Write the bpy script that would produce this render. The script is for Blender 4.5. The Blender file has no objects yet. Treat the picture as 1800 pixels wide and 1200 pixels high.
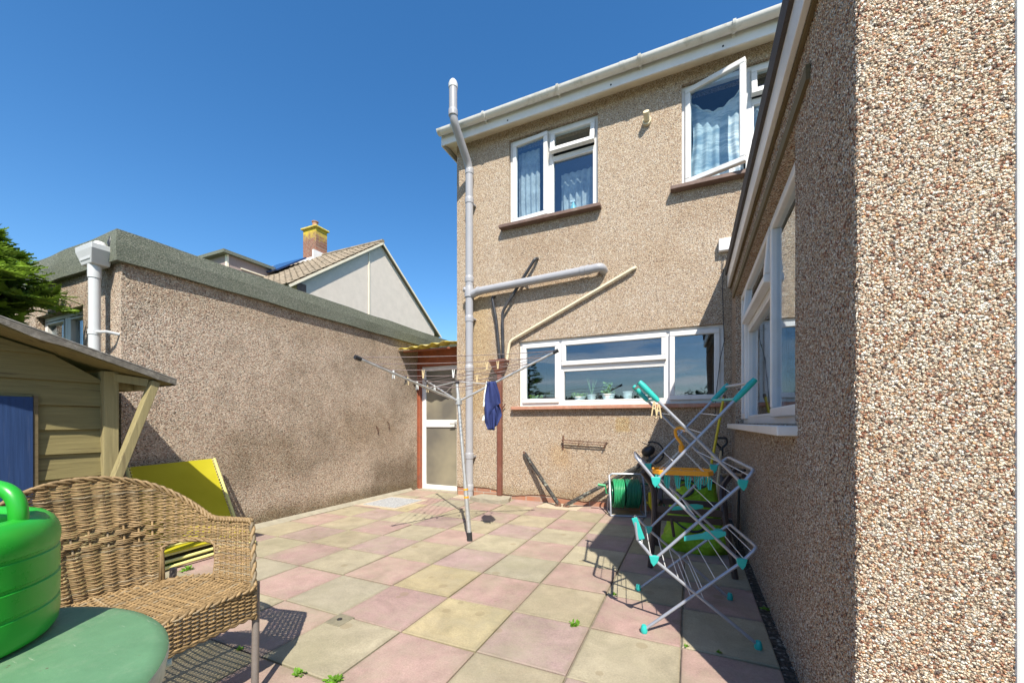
import bpy, math, random
from mathutils import Vector, noise
random.seed(7)
R = math.radians
SC = bpy.context.scene
COL = SC.collection
# ------------------------------------------------------------------ camera
H = 1.10; FPX = 698.0; CX = 900.0; HY = 742.0
YAW = math.atan(315/698.0)
cam_d = bpy.data.cameras.new('camera'); cam = bpy.data.objects.new('camera', cam_d); COL.objects.link(cam)
cam.location = (0, 0, H); cam.rotation_euler = (R(90), 0, YAW)
cam_d.sensor_width = 36; cam_d.lens = 36*FPX/1800; cam_d.shift_y = 142/1800
cam_d.clip_start = 0.02; cam_d.clip_end = 3000
SC.camera = cam
# ------------------------------------------------------------------ light
SUN = Vector((0.41, -0.72, 1.0)).normalized()
EL = math.asin(SUN.z); AZ = math.atan2(SUN.x, SUN.y)
w = bpy.data.worlds.new('World'); SC.world = w; w.use_nodes = True
wt = w.node_tree; bg = wt.nodes['Background']
sk = wt.nodes.new('ShaderNodeTexSky'); sk.sky_type = 'NISHITA'; sk.sun_disc = False
sk.sun_elevation = EL; sk.sun_rotation = AZ; sk.air_density = 1.0; sk.dust_density = 0.6; sk.ozone_density = 2.6
hs = wt.nodes.new('ShaderNodeHueSaturation'); hs.inputs['Saturation'].default_value = 1.3
# thin streaks of cloud low in the southern sky (seen mirrored in the window glass)
tc = wt.nodes.new('ShaderNodeTexCoord'); mp = wt.nodes.new('ShaderNodeMapping'); mp.inputs['Scale'].default_value = (1.6, 1.6, 14)
nz = wt.nodes.new('ShaderNodeTexNoise'); nz.inputs['Scale'].default_value = 2.2; nz.inputs['Detail'].default_value = 6; nz.inputs['Distortion'].default_value = .6
cr = wt.nodes.new('ShaderNodeValToRGB'); cr.color_ramp.elements[0].position = .5; cr.color_ramp.elements[1].position = .72
sx = wt.nodes.new('ShaderNodeSeparateXYZ')
my = wt.nodes.new('ShaderNodeMapRange'); my.inputs[1].default_value = .05; my.inputs[2].default_value = -.25; my.inputs[3].default_value = 0; my.inputs[4].default_value = 1
mz = wt.nodes.new('ShaderNodeMapRange'); mz.inputs[1].default_value = .42; mz.inputs[2].default_value = .12; mz.inputs[3].default_value = 0; mz.inputs[4].default_value = 1
m1 = wt.nodes.new('ShaderNodeMath'); m1.operation = 'MULTIPLY'; m2 = wt.nodes.new('ShaderNodeMath'); m2.operation = 'MULTIPLY'
mx = wt.nodes.new('ShaderNodeMix'); mx.data_type = 'RGBA'
L = wt.links.new
L(tc.outputs['Generated'], mp.inputs['Vector']); L(mp.outputs[0], nz.inputs['Vector']); L(nz.outputs['Fac'], cr.inputs[0])
L(tc.outputs['Generated'], sx.inputs[0]); L(sx.outputs[1], my.inputs[0]); L(sx.outputs[2], mz.inputs[0])
L(my.outputs[0], m1.inputs[0]); L(mz.outputs[0], m1.inputs[1]); L(m1.outputs[0], m2.inputs[0]); L(cr.outputs['Color'], m2.inputs[1])
L(sk.outputs[0], hs.inputs['Color']); L(m2.outputs[0], mx.inputs[0]); L(hs.outputs[0], mx.inputs[6]); mx.inputs[7].default_value = (9, 9.3, 9.8, 1)
L(mx.outputs[2], bg.inputs['Color']); bg.inputs['Strength'].default_value = 0.122
sl = bpy.data.lights.new('sun', 'SUN'); sl.energy = 4.9; sl.angle = R(.53); sl.color = (1, .94, .83)
so = bpy.data.objects.new('sun', sl); COL.objects.link(so); so.rotation_euler = SUN.to_track_quat('Z', 'Y').to_euler(); so.location = (3, -5, 8)
SC.view_settings.view_transform = 'Standard'; SC.view_settings.look = 'None'; SC.view_settings.exposure = 0.75; SC.view_settings.gamma = 1
SC.cycles.max_bounces = 8; SC.cycles.transparent_max_bounces = 12

# ------------------------------------------------------------------ pixel -> plane helpers (calibration of the photograph)
def ray(px, py):
    a = (px-CX)/FPX
    return Vector((a*math.cos(YAW)-math.sin(YAW), a*math.sin(YAW)+math.cos(YAW), -(py-HY)/FPX))
def onY(px, py, Y): d = ray(px, py); t = Y/d.y; return Vector((d.x*t, Y, H+d.z*t))
def onX(px, py, X): d = ray(px, py); t = X/d.x; return Vector((X, d.y*t, H+d.z*t))
def onZ(px, py, Z=0): d = ray(px, py); t = (Z-H)/d.z; return Vector((d.x*t, d.y*t, Z))
def onP(px, py, a, b):   # vertical plane through ground points a,b
    n = Vector((-(b-a).y, (b-a).x, 0)); d = ray(px, py); o = Vector((0, 0, H)); t = (a-o).dot(n)/d.dot(n); return o+d*t

# ------------------------------------------------------------------ mesh builder
class MB:
    def __init__(s): s.v = []; s.f = []; s.c = []; s.col = (1, 1, 1)
    def add(s, vs, fs):
        b = len(s.v); s.v += [tuple(v) for v in vs]
        for f in fs: s.f.append([b+i for i in f]); s.c.append(s.col)
        return s
    def box(s, x0, x1, y0, y1, z0, z1, fn=None):
        vs = [(x, y, z) for z in (z0, z1) for y in (y0, y1) for x in (x0, x1)]
        if fn: vs = [fn(*v) for v in vs]
        return s.add(vs, [(0, 2, 3, 1), (4, 5, 7, 6), (0, 1, 5, 4), (2, 6, 7, 3), (0, 4, 6, 2), (1, 3, 7, 5)])
    def beam(s, a, b, w_, h_, up=(0, 0, 1)):
        a = Vector(a); b = Vector(b); d = (b-a).normalized(); u = Vector(up); r = d.cross(u)
        if r.length < 1e-4: r = d.cross(Vector((0, 1, 0)))
        r.normalize(); u = r.cross(d)
        vs = [p+r*(sx_*w_/2)+u*(sy_*h_/2) for p in (a, b) for sx_, sy_ in ((-1, -1), (1, -1), (1, 1), (-1, 1))]
        return s.add(vs, [(0, 3, 2, 1), (4, 5, 6, 7), (0, 1, 5, 4), (1, 2, 6, 5), (2, 3, 7, 6), (3, 0, 4, 7)])
    def tube(s, pts, r, n=8, cap=True, closed=False):
        pts = [Vector(p) for p in pts]; m = len(pts); rs = r if isinstance(r, (list, tuple)) else [r]*m
        b = len(s.v); up = None
        for i, p in enumerate(pts):
            if closed: t = pts[(i+1) % m]-pts[i-1]
            else: t = pts[min(i+1, m-1)]-pts[max(i-1, 0)]
            t.normalize()
            if up is None: up = Vector((0, 0, 1)) if abs(t.z) < .9 else Vector((0, 1, 0))
            x = t.cross(up)
            if x.length < 1e-5: x = t.orthogonal()
            x.normalize(); up = x.cross(t)
            for k in range(n):
                an = 2*math.pi*k/n; s.v.append(tuple(p+(x*math.cos(an)+up*math.sin(an))*rs[i]))
        for i in range(m if closed else m-1):
            j = (i+1) % m
            for k in range(n):
                s.f.append([b+i*n+k, b+i*n+(k+1) % n, b+j*n+(k+1) % n, b+j*n+k]); s.c.append(s.col)
        if cap and not closed:
            s.f.append([b+k for k in range(n)][::-1]); s.c.append(s.col)
            s.f.append([b+(m-1)*n+k for k in range(n)]); s.c.append(s.col)
        return s
    def lathe(s, prof, c=(0, 0, 0), n=24, sx_=1, sy_=1):
        b = len(s.v); m = len(prof)
        for r, z in prof:
            for k in range(n):
                an = 2*math.pi*k/n; s.v.append((c[0]+r*sx_*math.cos(an), c[1]+r*sy_*math.sin(an), c[2]+z))
        for i in range(m-1):
            for k in range(n):
                s.f.append([b+i*n+k, b+i*n+(k+1) % n, b+(i+1)*n+(k+1) % n, b+(i+1)*n+k]); s.c.append(s.col)
        return s
    def prism(s, poly, ax, t):   # poly: 3-d points, ax: extrusion vector
        n = len(poly); ax = Vector(ax); p = [Vector(q) for q in poly]
        return s.add(p+[q+ax for q in p], [list(range(n))[::-1], [n+i for i in range(n)]]+[[i, (i+1) % n, n+(i+1) % n, n+i] for i in range(n)])
    def build(s, name, mat, parent=None, smooth=False, bevel=0, vc=False):
        off = rootloc(parent)
        me = bpy.data.meshes.new(name); me.from_pydata([(x-off[0], y-off[1], z-off[2]) for x, y, z in s.v], [], s.f); me.update()
        if vc:
            at = me.color_attributes.new('Col', 'FLOAT_COLOR', 'CORNER'); data = []
            for f, c in zip(s.f, s.c): data += list((*c, 1))*len(f)
            at.data.foreach_set('color', data)
        if smooth:
            me.polygons.foreach_set('use_smooth', [True]*len(me.polygons))
            if smooth != 'all': me.set_sharp_from_angle(angle=R(40))
        me.materials.append(mat)
        o = bpy.data.objects.new(name, me); COL.objects.link(o); o.parent = parent
        if bevel:
            bm_ = o.modifiers.new('bevel', 'BEVEL'); bm_.width = bevel; bm_.segments = 2; bm_.limit_method = 'ANGLE'
        return o
def rootloc(p):
    if p is None: return (0, 0, 0)
    while p.parent: p = p.parent
    return tuple(p.location)
def tag(o, label=None, cat=None, group=None, kind=None):
    if label: o['label'] = label
    if cat: o['category'] = cat
    if group: o['group'] = group
    if kind: o['kind'] = kind
    return o
def thing(name, loc, label, cat, group=None):
    o = bpy.data.objects.new(name, None); COL.objects.link(o); o.location = loc; o.empty_display_size = .1
    return tag(o, label, cat, group)
def bez(a, b, c, n=8):
    a, b, c = Vector(a), Vector(b), Vector(c)
    return [a*(1-t)**2+b*2*t*(1-t)+c*t*t for t in [i/n for i in range(n+1)]]
def rounded(pts, r, n=5):
    pts = [Vector(p) for p in pts]; out = [pts[0]]
    for i in range(1, len(pts)-1):
        p = pts[i]; a = pts[i-1]-p; b = pts[i+1]-p; rr = min(r, a.length*.45, b.length*.45)
        out += bez(p+a.normalized()*rr, p, p+b.normalized()*rr, n)
    return out+[pts[-1]]

# ------------------------------------------------------------------ materials
class NT:
    def __init__(s, name, rough=.6, spec=.4, metal=0):
        s.m = bpy.data.materials.new(name); s.m.use_nodes = True; s.t = s.m.node_tree; s.b = s.t.nodes['Principled BSDF']
        s.b.inputs['Roughness'].default_value = rough; s.b.inputs['Specular IOR Level'].default_value = spec; s.b.inputs['Metallic'].default_value = metal
        s.co = s.n('ShaderNodeTexCoord').outputs['Object']
    def n(s, ty, **k):
        o = s.t.nodes.new(ty)
        for a, v in k.items():
            if a in o.inputs: o.inputs[a].default_value = v
            else: setattr(o, a, v)
        return o
    def l(s, a, b): s.t.links.new(a, b)
    def map(s, scale, rot=(0, 0, 0)):
        m = s.n('ShaderNodeMapping'); m.inputs['Scale'].default_value = scale; m.inputs['Rotation'].default_value = rot; s.l(s.co, m.inputs[0]); return m.outputs[0]
    def noise(s, scale, detail=4, rough=.55, vec=None, dist=0):
        o = s.n('ShaderNodeTexNoise'); o.inputs['Scale'].default_value = scale; o.inputs['Detail'].default_value = detail; o.inputs['Roughness'].default_value = rough; o.inputs['Distortion'].default_value = dist
        s.l(vec or s.co, o.inputs['Vector']); return o.outputs['Fac']
    def ramp(s, fac, stops, mode='LINEAR'):
        o = s.n('ShaderNodeValToRGB'); e = o.color_ramp; e.interpolation = mode
        while len(e.elements) < len(stops): e.elements.new(.5)
        for el, (p, c) in zip(e.elements, stops):
            el.position = p; el.color = (*(c if isinstance(c, (tuple, list)) else (c, c, c)), 1)
        s.l(fac, o.inputs[0]); return o.outputs['Color']
    def mix(s, fac, a, b, mode='MIX'):
        o = s.n('ShaderNodeMix', data_type='RGBA', blend_type=mode)
        for i, x in ((0, fac), (6, a), (7, b)):
            if hasattr(x, 'is_linked') or isinstance(x, bpy.types.NodeSocket): s.l(x, o.inputs[i])
            elif i == 0: o.inputs[0].default_value = x
            else: o.inputs[i].default_value = (*x, 1) if len(x) == 3 else x
        return o.outputs[2]
    def bump(s, h, dist=.002, strength=1, normal=None):
        o = s.n('ShaderNodeBump'); o.inputs['Strength'].default_value = strength; o.inputs['Distance'].default_value = dist
        s.l(h, o.inputs['Height'])
        if normal: s.l(normal, o.inputs['Normal'])
        s.l(o.outputs[0], s.b.inputs['Normal']); return o.outputs[0]
    def col(s, c):
        if isinstance(c, tuple): s.b.inputs['Base Color'].default_value = (*c, 1)
        else: s.l(c, s.b.inputs['Base Color'])
        return s
def plain(name, c, rough=.5, var=.12, nscale=12, bumpd=0, spec=.4, metal=0, dirt=None, dirt_amt=.5):
    m = NT(name, rough, spec, metal)
    lo = tuple(x*(1-var) for x in c); hi = tuple(min(1, x*(1+var)) for x in c)
    k = m.ramp(m.noise(nscale, 6, .65), [(.3, lo), (.7, hi)])
    if dirt: k = m.mix(m.ramp(m.noise(nscale*.6, 7, .7, dist=.3), [(.52, 0.), (.7, dirt_amt)]), k, dirt)
    m.col(k)
    if bumpd: m.bump(m.noise(nscale*12, 4), bumpd)
    return m.m
def pebble(name, scale, palette, stain=None, bd=.004, gapcol=(.07, .055, .045), bright=.84, patch=None, disp=0, org=(0, 0), samt=(.55, .35)):
    m = NT(name, .85, .25)
    v = m.n('ShaderNodeTexVoronoi'); v.inputs['Scale'].default_value = scale; v.inputs['Randomness'].default_value = 1
    # distort lookup so stones are irregular
    nn = m.n('ShaderNodeTexNoise'); nn.inputs['Scale'].default_value = scale*1.3; nn.inputs['Detail'].default_value = 2; m.l(m.co, nn.inputs['Vector'])
    vm = m.n('ShaderNodeVectorMath', operation='MULTIPLY_ADD'); m.l(nn.outputs['Color'], vm.inputs[0]); vm.inputs[1].default_value = (1.1/scale,)*3; m.l(m.co, vm.inputs[2])
    m.l(vm.outputs[0], v.inputs['Vector'])
    sp = m.n('ShaderNodeSeparateColor'); m.l(v.outputs['Color'], sp.inputs[0])
    c = m.ramp(sp.outputs[0], palette, 'CONSTANT')
    gv = m.n('ShaderNodeMapRange'); gv.inputs[3].default_value = .78*bright; gv.inputs[4].default_value = 1.18*bright; m.l(sp.outputs[1], gv.inputs[0])
    c = m.mix(1., c, gv.outputs[0], 'MULTIPLY')
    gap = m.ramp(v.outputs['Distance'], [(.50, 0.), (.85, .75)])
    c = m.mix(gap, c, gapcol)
    if stain:
        c = m.mix(m.ramp(m.noise(.9, 8, .68, dist=.4), [(.48, 0.), (.75, samt[0])]), c, stain, 'MULTIPLY')
        c = m.mix(m.ramp(m.noise(4.5, 6, .6), [(.5, 0.), (.8, samt[1])]), c, stain, 'MULTIPLY')
    if patch:
        for (x0, x1, z0, z1, cc, am, sf, axis) in patch:
            x0 -= org[axis]; x1 -= org[axis]
            s3 = m.n('ShaderNodeSeparateXYZ'); m.l(m.co, s3.inputs[0])
            def band(o, a, b):
                q = m.n('ShaderNodeMapRange', interpolation_type='SMOOTHSTEP'); q.inputs[1].default_value = a-sf; q.inputs[2].default_value = a+sf; m.l(o, q.inputs[0])
                r_ = m.n('ShaderNodeMapRange', interpolation_type='SMOOTHSTEP'); r_.inputs[1].default_value = b+sf; r_.inputs[2].default_value = b-sf; m.l(o, r_.inputs[0])
                u = m.n('ShaderNodeMath', operation='MULTIPLY'); m.l(q.outputs[0], u.inputs[0]); m.l(r_.outputs[0], u.inputs[1]); return u.outputs[0]
            wv = m.noise(6, 5, .6)
            ad = m.n('ShaderNodeMath', operation='MULTIPLY_ADD'); m.l(wv, ad.inputs[0]); ad.inputs[1].default_value = sf*2.5; ad.inputs[2].default_value = -sf*1.25
            def off(o): 
                q = m.n('ShaderNodeMath', operation='ADD'); m.l(o, q.inputs[0]); m.l(ad.outputs[0], q.inputs[1]); return q.outputs[0]
            u = m.n('ShaderNodeMath', operation='MULTIPLY'); m.l(band(off(s3.outputs[axis]), x0, x1), u.inputs[0]); m.l(band(off(s3.outputs[2]), z0, z1), u.inputs[1])
            u2 = m.n('ShaderNodeMath', operation='MULTIPLY'); m.l(u.outputs[0], u2.inputs[0]); u2.inputs[1].default_value = am
            c = m.mix(u2.outputs[0], c, cc, 'MULTIPLY')
    m.col(c)
    inv = m.n('ShaderNodeMath', operation='SUBTRACT'); inv.inputs[0].default_value = 1; m.l(v.outputs['Distance'], inv.inputs[1])
    hh = m.n('ShaderNodeMath', operation='MULTIPLY_ADD'); m.l(sp.outputs[2], hh.inputs[0]); hh.inputs[1].default_value = .7; m.l(inv.outputs[0], hh.inputs[2])
    m.bump(hh.outputs[0], bd)
    if disp:
        dn = m.n('ShaderNodeDisplacement'); dn.inputs['Scale'].default_value = disp; dn.inputs['Midlevel'].default_value = 1.0; m.l(hh.outputs[0], dn.inputs['Height'])
        out_ = [n for n in m.t.nodes if n.type == 'OUTPUT_MATERIAL'][0]; m.l(dn.outputs[0], out_.inputs['Displacement']); m.m.displacement_method = 'BOTH'
    return m.m
TAN = [(0, (.58, .45, .32)), (.2, (.68, .56, .42)), (.4, (.50, .36, .25)), (.55, (.62, .49, .35)), (.72, (.40, .27, .19)), (.80, (.56, .47, .37)), (.9, (.78, .71, .60)), (.97, (.22, .16, .12))]
RED = [(0, (.64, .51, .38)), (.2, (.73, .61, .47)), (.4, (.55, .39, .29)), (.55, (.67, .52, .39)), (.74, (.43, .29, .21)), (.8, (.60, .51, .41)), (.92, (.82, .73, .61)), (.97, (.24, .18, .13))]
NEAR = [(0, (.84, .70, .53)), (.20, (.70, .52, .36)), (.34, (.94, .87, .76)), (.48, (.54, .31, .20)), (.58, (.66, .48, .34)), (.70, (.36, .16, .10)), (.77, (.86, .76, .62)), (.90, (.18, .13, .11)), (.96, (.66, .38, .20))]
M = {}
M['peb_house'] = pebble('pebbledash_house', 112, TAN, (.80, .70, .58), .005, patch=[
    (-3.1, -2.65, 1.2, 3.0, (1.0, .88, .55), .55, .12, 0), (-.88, -.70, .98, 1.16, (1.0, .93, .66), .75, .02, 0), (-1.75, -1.5, .5, .8, (1., .86, .62), .5, .08, 0), (-2.45, -1.15, 3.35, 3.75, (.80, .74, .68), .5, .12, 0), (-2.2, .2, 1.0, 1.25, (.82, .77, .70), .5, .08, 0), (-.2, 1.2, 3.4, 3.75, (.80, .74, .68), .5, .12, 0), (-3.3, 1, -.1, .18, (.72, .68, .58), .7, .06, 0)], org=(-3.24, 5.15))
M['peb_garage'] = pebble('pebbledash_garage', 102, RED, (.50, .49, .45), .006, patch=[
    (4.3, 5.4, .1, .55, (.36, .34, .30), .8, .22, 1), (2.4, 5.4, -.2, .16, (.42, .40, .30), .8, .10, 1), (3.7, 4.9, .75, 1.25, (.66, .62, .55), .75, .25, 1), (2.2, 3.2, .5, .95, (.78, .75, .68), .6, .2, 1), (1.6, 5.4, 2.1, 2.4, (.80, .76, .68), .5, .08, 1)], org=(-4.13, 1.6), samt=(.9, .6))
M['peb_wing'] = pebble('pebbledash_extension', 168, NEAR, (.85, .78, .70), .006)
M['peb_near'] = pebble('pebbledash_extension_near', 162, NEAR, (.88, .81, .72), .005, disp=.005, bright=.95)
M['peb_pale'] = plain('pale_render', (.66, .58, .50), .9, .07, 3, .01, dirt=(.62, .56, .47), dirt_amt=.3)
M['felt'] = pebble('mineral_felt', 190, [(0, (.17, .19, .15)), (.3, (.24, .26, .20)), (.6, (.13, .15, .12)), (.8, (.32, .32, .26))], (.72, .74, .62), .0025, (.08, .09, .07))
M['white'] = plain('white_upvc', (.70, .69, .67), .35, .05, 4, dirt=(.50, .46, .38), dirt_amt=.4)
M['cream'] = plain('soffit_board', (.78, .70, .54), .5, .05, 4, dirt=(.48, .40, .27), dirt_amt=.4)
M['gutter'] = plain('gutter_plastic', (.68, .67, .63), .4, .05, 6, dirt=(.36, .33, .25), dirt_amt=.75)
M['greypipe'] = plain('grey_pvc', (.33, .33, .345), .35, .04, 5, dirt=(.44, .42, .40), dirt_amt=.4)
M['palepipe'] = plain('pale_grey_pvc', (.52, .53, .52), .35, .04, 5, dirt=(.5, .48, .43), dirt_amt=.4)
M['creampipe'] = plain('cream_pvc', (.66, .58, .40), .4, .06, 7, dirt=(.42, .34, .2), dirt_amt=.5)
M['blackpipe'] = plain('black_pvc', (.035, .035, .038), .35, .2, 9, dirt=(.15, .14, .12), dirt_amt=.4)
M['brown'] = plain('brown_paint', (.17, .065, .045), .4, .12, 9, dirt=(.30, .2, .15), dirt_amt=.5)
M['redwood'] = plain('red_oxide_paint', (.30, .09, .045), .5, .2, 14, dirt=(.16, .07, .05), dirt_amt=.8)
M['tile_sill'] = plain('clay_sill', (.42, .20, .13), .6, .2, 16, dirt=(.45, .34, .26), dirt_amt=.6)
M['darksill'] = plain('dark_sill', (.15, .095, .075), .6, .2, 12, dirt=(.3, .25, .2), dirt_amt=.5)
M['brick'] = NT('red_brick', .85)
def _brick(m, sc, rot, c1, c2, mo, extra=None):
    b = m.n('ShaderNodeTexBrick'); b.inputs['Scale'].default_value = sc; b.inputs['Color1'].default_value = (*c1, 1); b.inputs['Color2'].default_value = (*c2, 1); b.inputs['Mortar'].default_value = (*mo, 1)
    b.inputs['Mortar Size'].default_value = .012; b.inputs['Brick Width'].default_value = .45; b.inputs['Row Height'].default_value = .15
    m.l(m.map((1, 1, 1), rot), b.inputs['Vector']); k = m.mix(m.ramp(m.noise(9, 5), [(.35, 0.), (.7, .5)]), b.outputs['Color'], (.30, .22, .17))
    if extra: k = m.mix(extra(m), k, (.55, .42, .04))
    m.col(k); m.bump(m.noise(90, 3), .003); return m.m
M['brick'] = _brick(M['brick'], 2, (R(90), 0, 0), (.42, .19, .11), (.34, .14, .08), (.38, .33, .27))
def lich(m):
    s = m.n('ShaderNodeSeparateXYZ'); m.l(m.co, s.inputs[0])
    q = m.n('ShaderNodeMath', operation='MULTIPLY_ADD'); m.l(m.noise(4, 6, .7), q.inputs[0]); q.inputs[1].default_value = 1.6; m.l(s.outputs[2], q.inputs[2])
    r_ = m.n('ShaderNodeMapRange'); r_.inputs[1].default_value = 10.2; r_.inputs[2].default_value = 10.75; m.l(q.outputs[0], r_.inputs[0]); return r_.outputs[0]
M['chimney'] = _brick(NT('chimney_brick', .9), 1.6, (R(90), 0, R(45)), (.27, .10, .06), (.17, .07, .045), (.24, .20, .15), lich)
M['lichen'] = plain('lichened_cement', (.52, .42, .08), .9, .3, 8, dirt=(.45, .42, .34), dirt_amt=.7)
M['rooftile'] = NT('concrete_tiles', .9); _m = M['rooftile']
_m.col(_m.mix(_m.ramp(_m.noise(3, 7, .7), [(.45, 0.), (.65, .8)]), _m.ramp(_m.noise(11, 4), [(.3, (.20, .155, .105)), (.7, (.31, .255, .185))]), (.13, .11, .08))); M['rooftile'] = _m.m
M['glassblue'] = plain('solar_panel', (.02, .05, .14), .15, .1, 2)
# window glass: half mirror over a dark room
def glass(name, fac, tint=(.85, .92, .95)):
    m = bpy.data.materials.new(name); m.use_nodes = True; t = m.node_tree; t.nodes.clear()
    o = t.nodes.new('ShaderNodeOutputMaterial'); mixn = t.nodes.new('ShaderNodeMixShader'); tr = t.nodes.new('ShaderNodeBsdfTransparent'); g = t.nodes.new('ShaderNodeBsdfGlossy')
    fr = t.nodes.new('ShaderNodeLayerWeight'); fr.inputs['Blend'].default_value = .15
    mr = t.nodes.new('ShaderNodeMapRange'); mr.inputs[1].default_value = 0; mr.inputs[2].default_value = 1; mr.inputs[3].default_value = fac; mr.inputs[4].default_value = 1
    g.inputs['Roughness'].default_value = .0; tr.inputs['Color'].default_value = (*tint, 1); g.inputs['Color'].default_value = (.9, .95, 1, 1)
    nt = t.nodes.new('ShaderNodeTexNoise'); nt.inputs['Scale'].default_value = 2.2; bp = t.nodes.new('ShaderNodeBump'); bp.inputs['Distance'].default_value = .0012
    tcn = t.nodes.new('ShaderNodeTexCoord'); t.links.new(tcn.outputs['Object'], nt.inputs['Vector']); t.links.new(nt.outputs['Fac'], bp.inputs['Height']); t.links.new(bp.outputs[0], g.inputs['Normal'])
    pw = t.nodes.new('ShaderNodeMath'); pw.operation = 'POWER'; pw.inputs[1].default_value = 4; t.links.new(fr.outputs['Facing'], pw.inputs[0]); fr.inputs['Blend'].default_value = .5; t.links.new(pw.outputs[0], mr.inputs[0]); t.links.new(mr.outputs[0], mixn.inputs[0]); t.links.new(tr.outputs[0], mixn.inputs[1]); t.links.new(g.outputs[0], mixn.inputs[2]); t.links.new(mixn.outputs[0], o.inputs[0]); return m
M['glass'] = glass('window_glass', .10); M['glass_clear'] = glass('clear_glass', .05)
m = NT('obscured_glass', .28, .5); m.col(m.ramp(m.noise(1.4, 3), [(.35, (.13, .12, .10)), (.65, (.27, .24, .17))])); m.bump(m.noise(120, 3), .001); M['frosted'] = m.m
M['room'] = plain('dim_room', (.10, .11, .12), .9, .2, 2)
def vcmat(name, rough=.7, nscale=30, amt=.25, bumpd=0, spec=.3, trans=0):
    m = NT(name, rough, spec); a = m.n('ShaderNodeAttribute'); a.attribute_name = 'Col'
    c = m.mix(1., a.outputs['Color'], m.ramp(m.noise(nscale, 6, .65), [(.3, 1-amt), (.7, 1+amt*.4)]), 'MULTIPLY'); m.col(c)
    if bumpd: m.bump(m.noise(nscale*4, 4), bumpd)
    if trans:
        m.b.inputs['Transmission Weight'].default_value = 0
        tr = m.n('ShaderNodeBsdfTranslucent'); m.l(c, tr.inputs['Color']); ms = m.n('ShaderNodeMixShader'); ms.inputs[0].default_value = trans
        out = [n for n in m.t.nodes if n.type == 'OUTPUT_MATERIAL'][0]; m.l(m.b.outputs[0], ms.inputs[1]); m.l(tr.outputs[0], ms.inputs[2]); m.l(ms.outputs[0], out.inputs[0])
    return m.m
# paving: per slab colour x grain x stains
m = NT('paving_slabs', .85, .25); a = m.n('ShaderNodeAttribute'); a.attribute_name = 'Col'
c = m.mix(1., a.outputs['Color'], m.ramp(m.noise(4.5, 8, .7, dist=.5), [(.3, .70), (.7, 1.14)]), 'MULTIPLY')
c = m.mix(1., c, m.ramp(m.noise(110, 3, .7), [(.3, .82), (.7, 1.12)]), 'MULTIPLY')
c = m.mix(m.ramp(m.noise(2.1, 8, .78), [(.46, 0.), (.68, .65)]), c, (.33, .29, .21)); c = m.mix(m.ramp(m.noise(38, 5, .7), [(.60, 0.), (.72, .35)]), c, (.26, .23, .17))
vo = m.n('ShaderNodeTexVoronoi'); vo.inputs['Scale'].default_value = 5.5; m.l(m.co, vo.inputs['Vector'])
sp = m.n('ShaderNodeSeparateColor'); m.l(vo.outputs['Color'], sp.inputs[0])
k1 = m.n('ShaderNodeMath', operation='LESS_THAN'); m.l(vo.outputs['Distance'], k1.inputs[0]); k1.inputs[1].default_value = .17
k2 = m.n('ShaderNodeMath', operation='GREATER_THAN'); m.l(sp.outputs[0], k2.inputs[0]); k2.inputs[1].default_value = .62
k3 = m.n('ShaderNodeMath', operation='MULTIPLY'); m.l(k1.outputs[0], k3.inputs[0]); m.l(k2.outputs[0], k3.inputs[1])
k4 = m.n('ShaderNodeMath', operation='MULTIPLY'); m.l(k3.outputs[0], k4.inputs[0]); k4.inputs[1].default_value = .45
c = m.mix(k4.outputs[0], c, (.22, .17, .10))
sxy = m.n('ShaderNodeSeparateXYZ'); m.l(m.co, sxy.inputs[0]); ds = []
for ax_, o_ in ((0, -1.845), (1, 1.667)):
    a1 = m.n('ShaderNodeMath', operation='SUBTRACT'); m.l(sxy.outputs[ax_], a1.inputs[0]); a1.inputs[1].default_value = o_-.225
    a2 = m.n('ShaderNodeMath', operation='PINGPONG'); m.l(a1.outputs[0], a2.inputs[0]); a2.inputs[1].default_value = .225
    ds.append(a2.outputs[0])
mxx = m.n('ShaderNodeMath', operation='MAXIMUM'); m.l(ds[0], mxx.inputs[0]); m.l(ds[1], mxx.inputs[1])
nj = m.n('ShaderNodeMath', operation='MULTIPLY_ADD'); m.l(m.noise(9, 6, .7), nj.inputs[0]); nj.inputs[1].default_value = .07; m.l(mxx.outputs[0], nj.inputs[2])
c = m.mix(m.ramp(nj.outputs[0], [(.232, 0.), (.275, .6)]), c, (.17, .145, .095))
c = m.mix(m.ramp(m.noise(1.3, 6, .7), [(.48, 0.), (.66, .38)]), c, (.20, .19, .11)); m.col(c); m.bump(m.noise(160, 4, .7), .0018); M['paving'] = m.m
M['soil'] = plain('joint_sand', (.22, .19, .14), .95, .3, 20, .004)
M['concrete'] = plain('rough_concrete', (.32, .29, .22), .9, .15, 12, .006, dirt=(.30, .27, .2), dirt_amt=.6)
def wood(name, c, dark, axis=0, amt=.6):
    m = NT(name, .75, .25); s = [22, 22, 22]; s[axis] = 1.2
    k = m.ramp(m.noise(3, 7, .65, vec=m.map(tuple(s)), dist=.3), [(.3, tuple(x*.8 for x in c)), (.7, tuple(x*1.12 for x in c))])
    s[axis] = .9; k = m.mix(m.ramp(m.noise(2.4, 6, .6, vec=m.map(tuple(x*.8 for x in s))), [(.60, 0.), (.68, amt)]), k, dark)
    m.col(k); m.bump(m.noise(3, 5, vec=m.map(tuple(s))), .002); return m.m
M['shed'] = wood('yellowed_boards', (.21, .175, .075), (.075, .055, .03), 1, .85)
M['shedpost'] = wood('yellowed_post', (.29, .245, .12), (.12, .09, .05), 2)
M['bluedoor'] = wood('blue_paint', (.02, .048, .13), (.06, .08, .14), 2, .5)
M['greywood'] = wood('weathered_cladding', (.36, .28, .25), (.20, .15, .13), 2, .7)
M["lintel"] = wood("mossy_timber", (.15, .115, .06), (.07, .05, .03), 1, .7)
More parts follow.
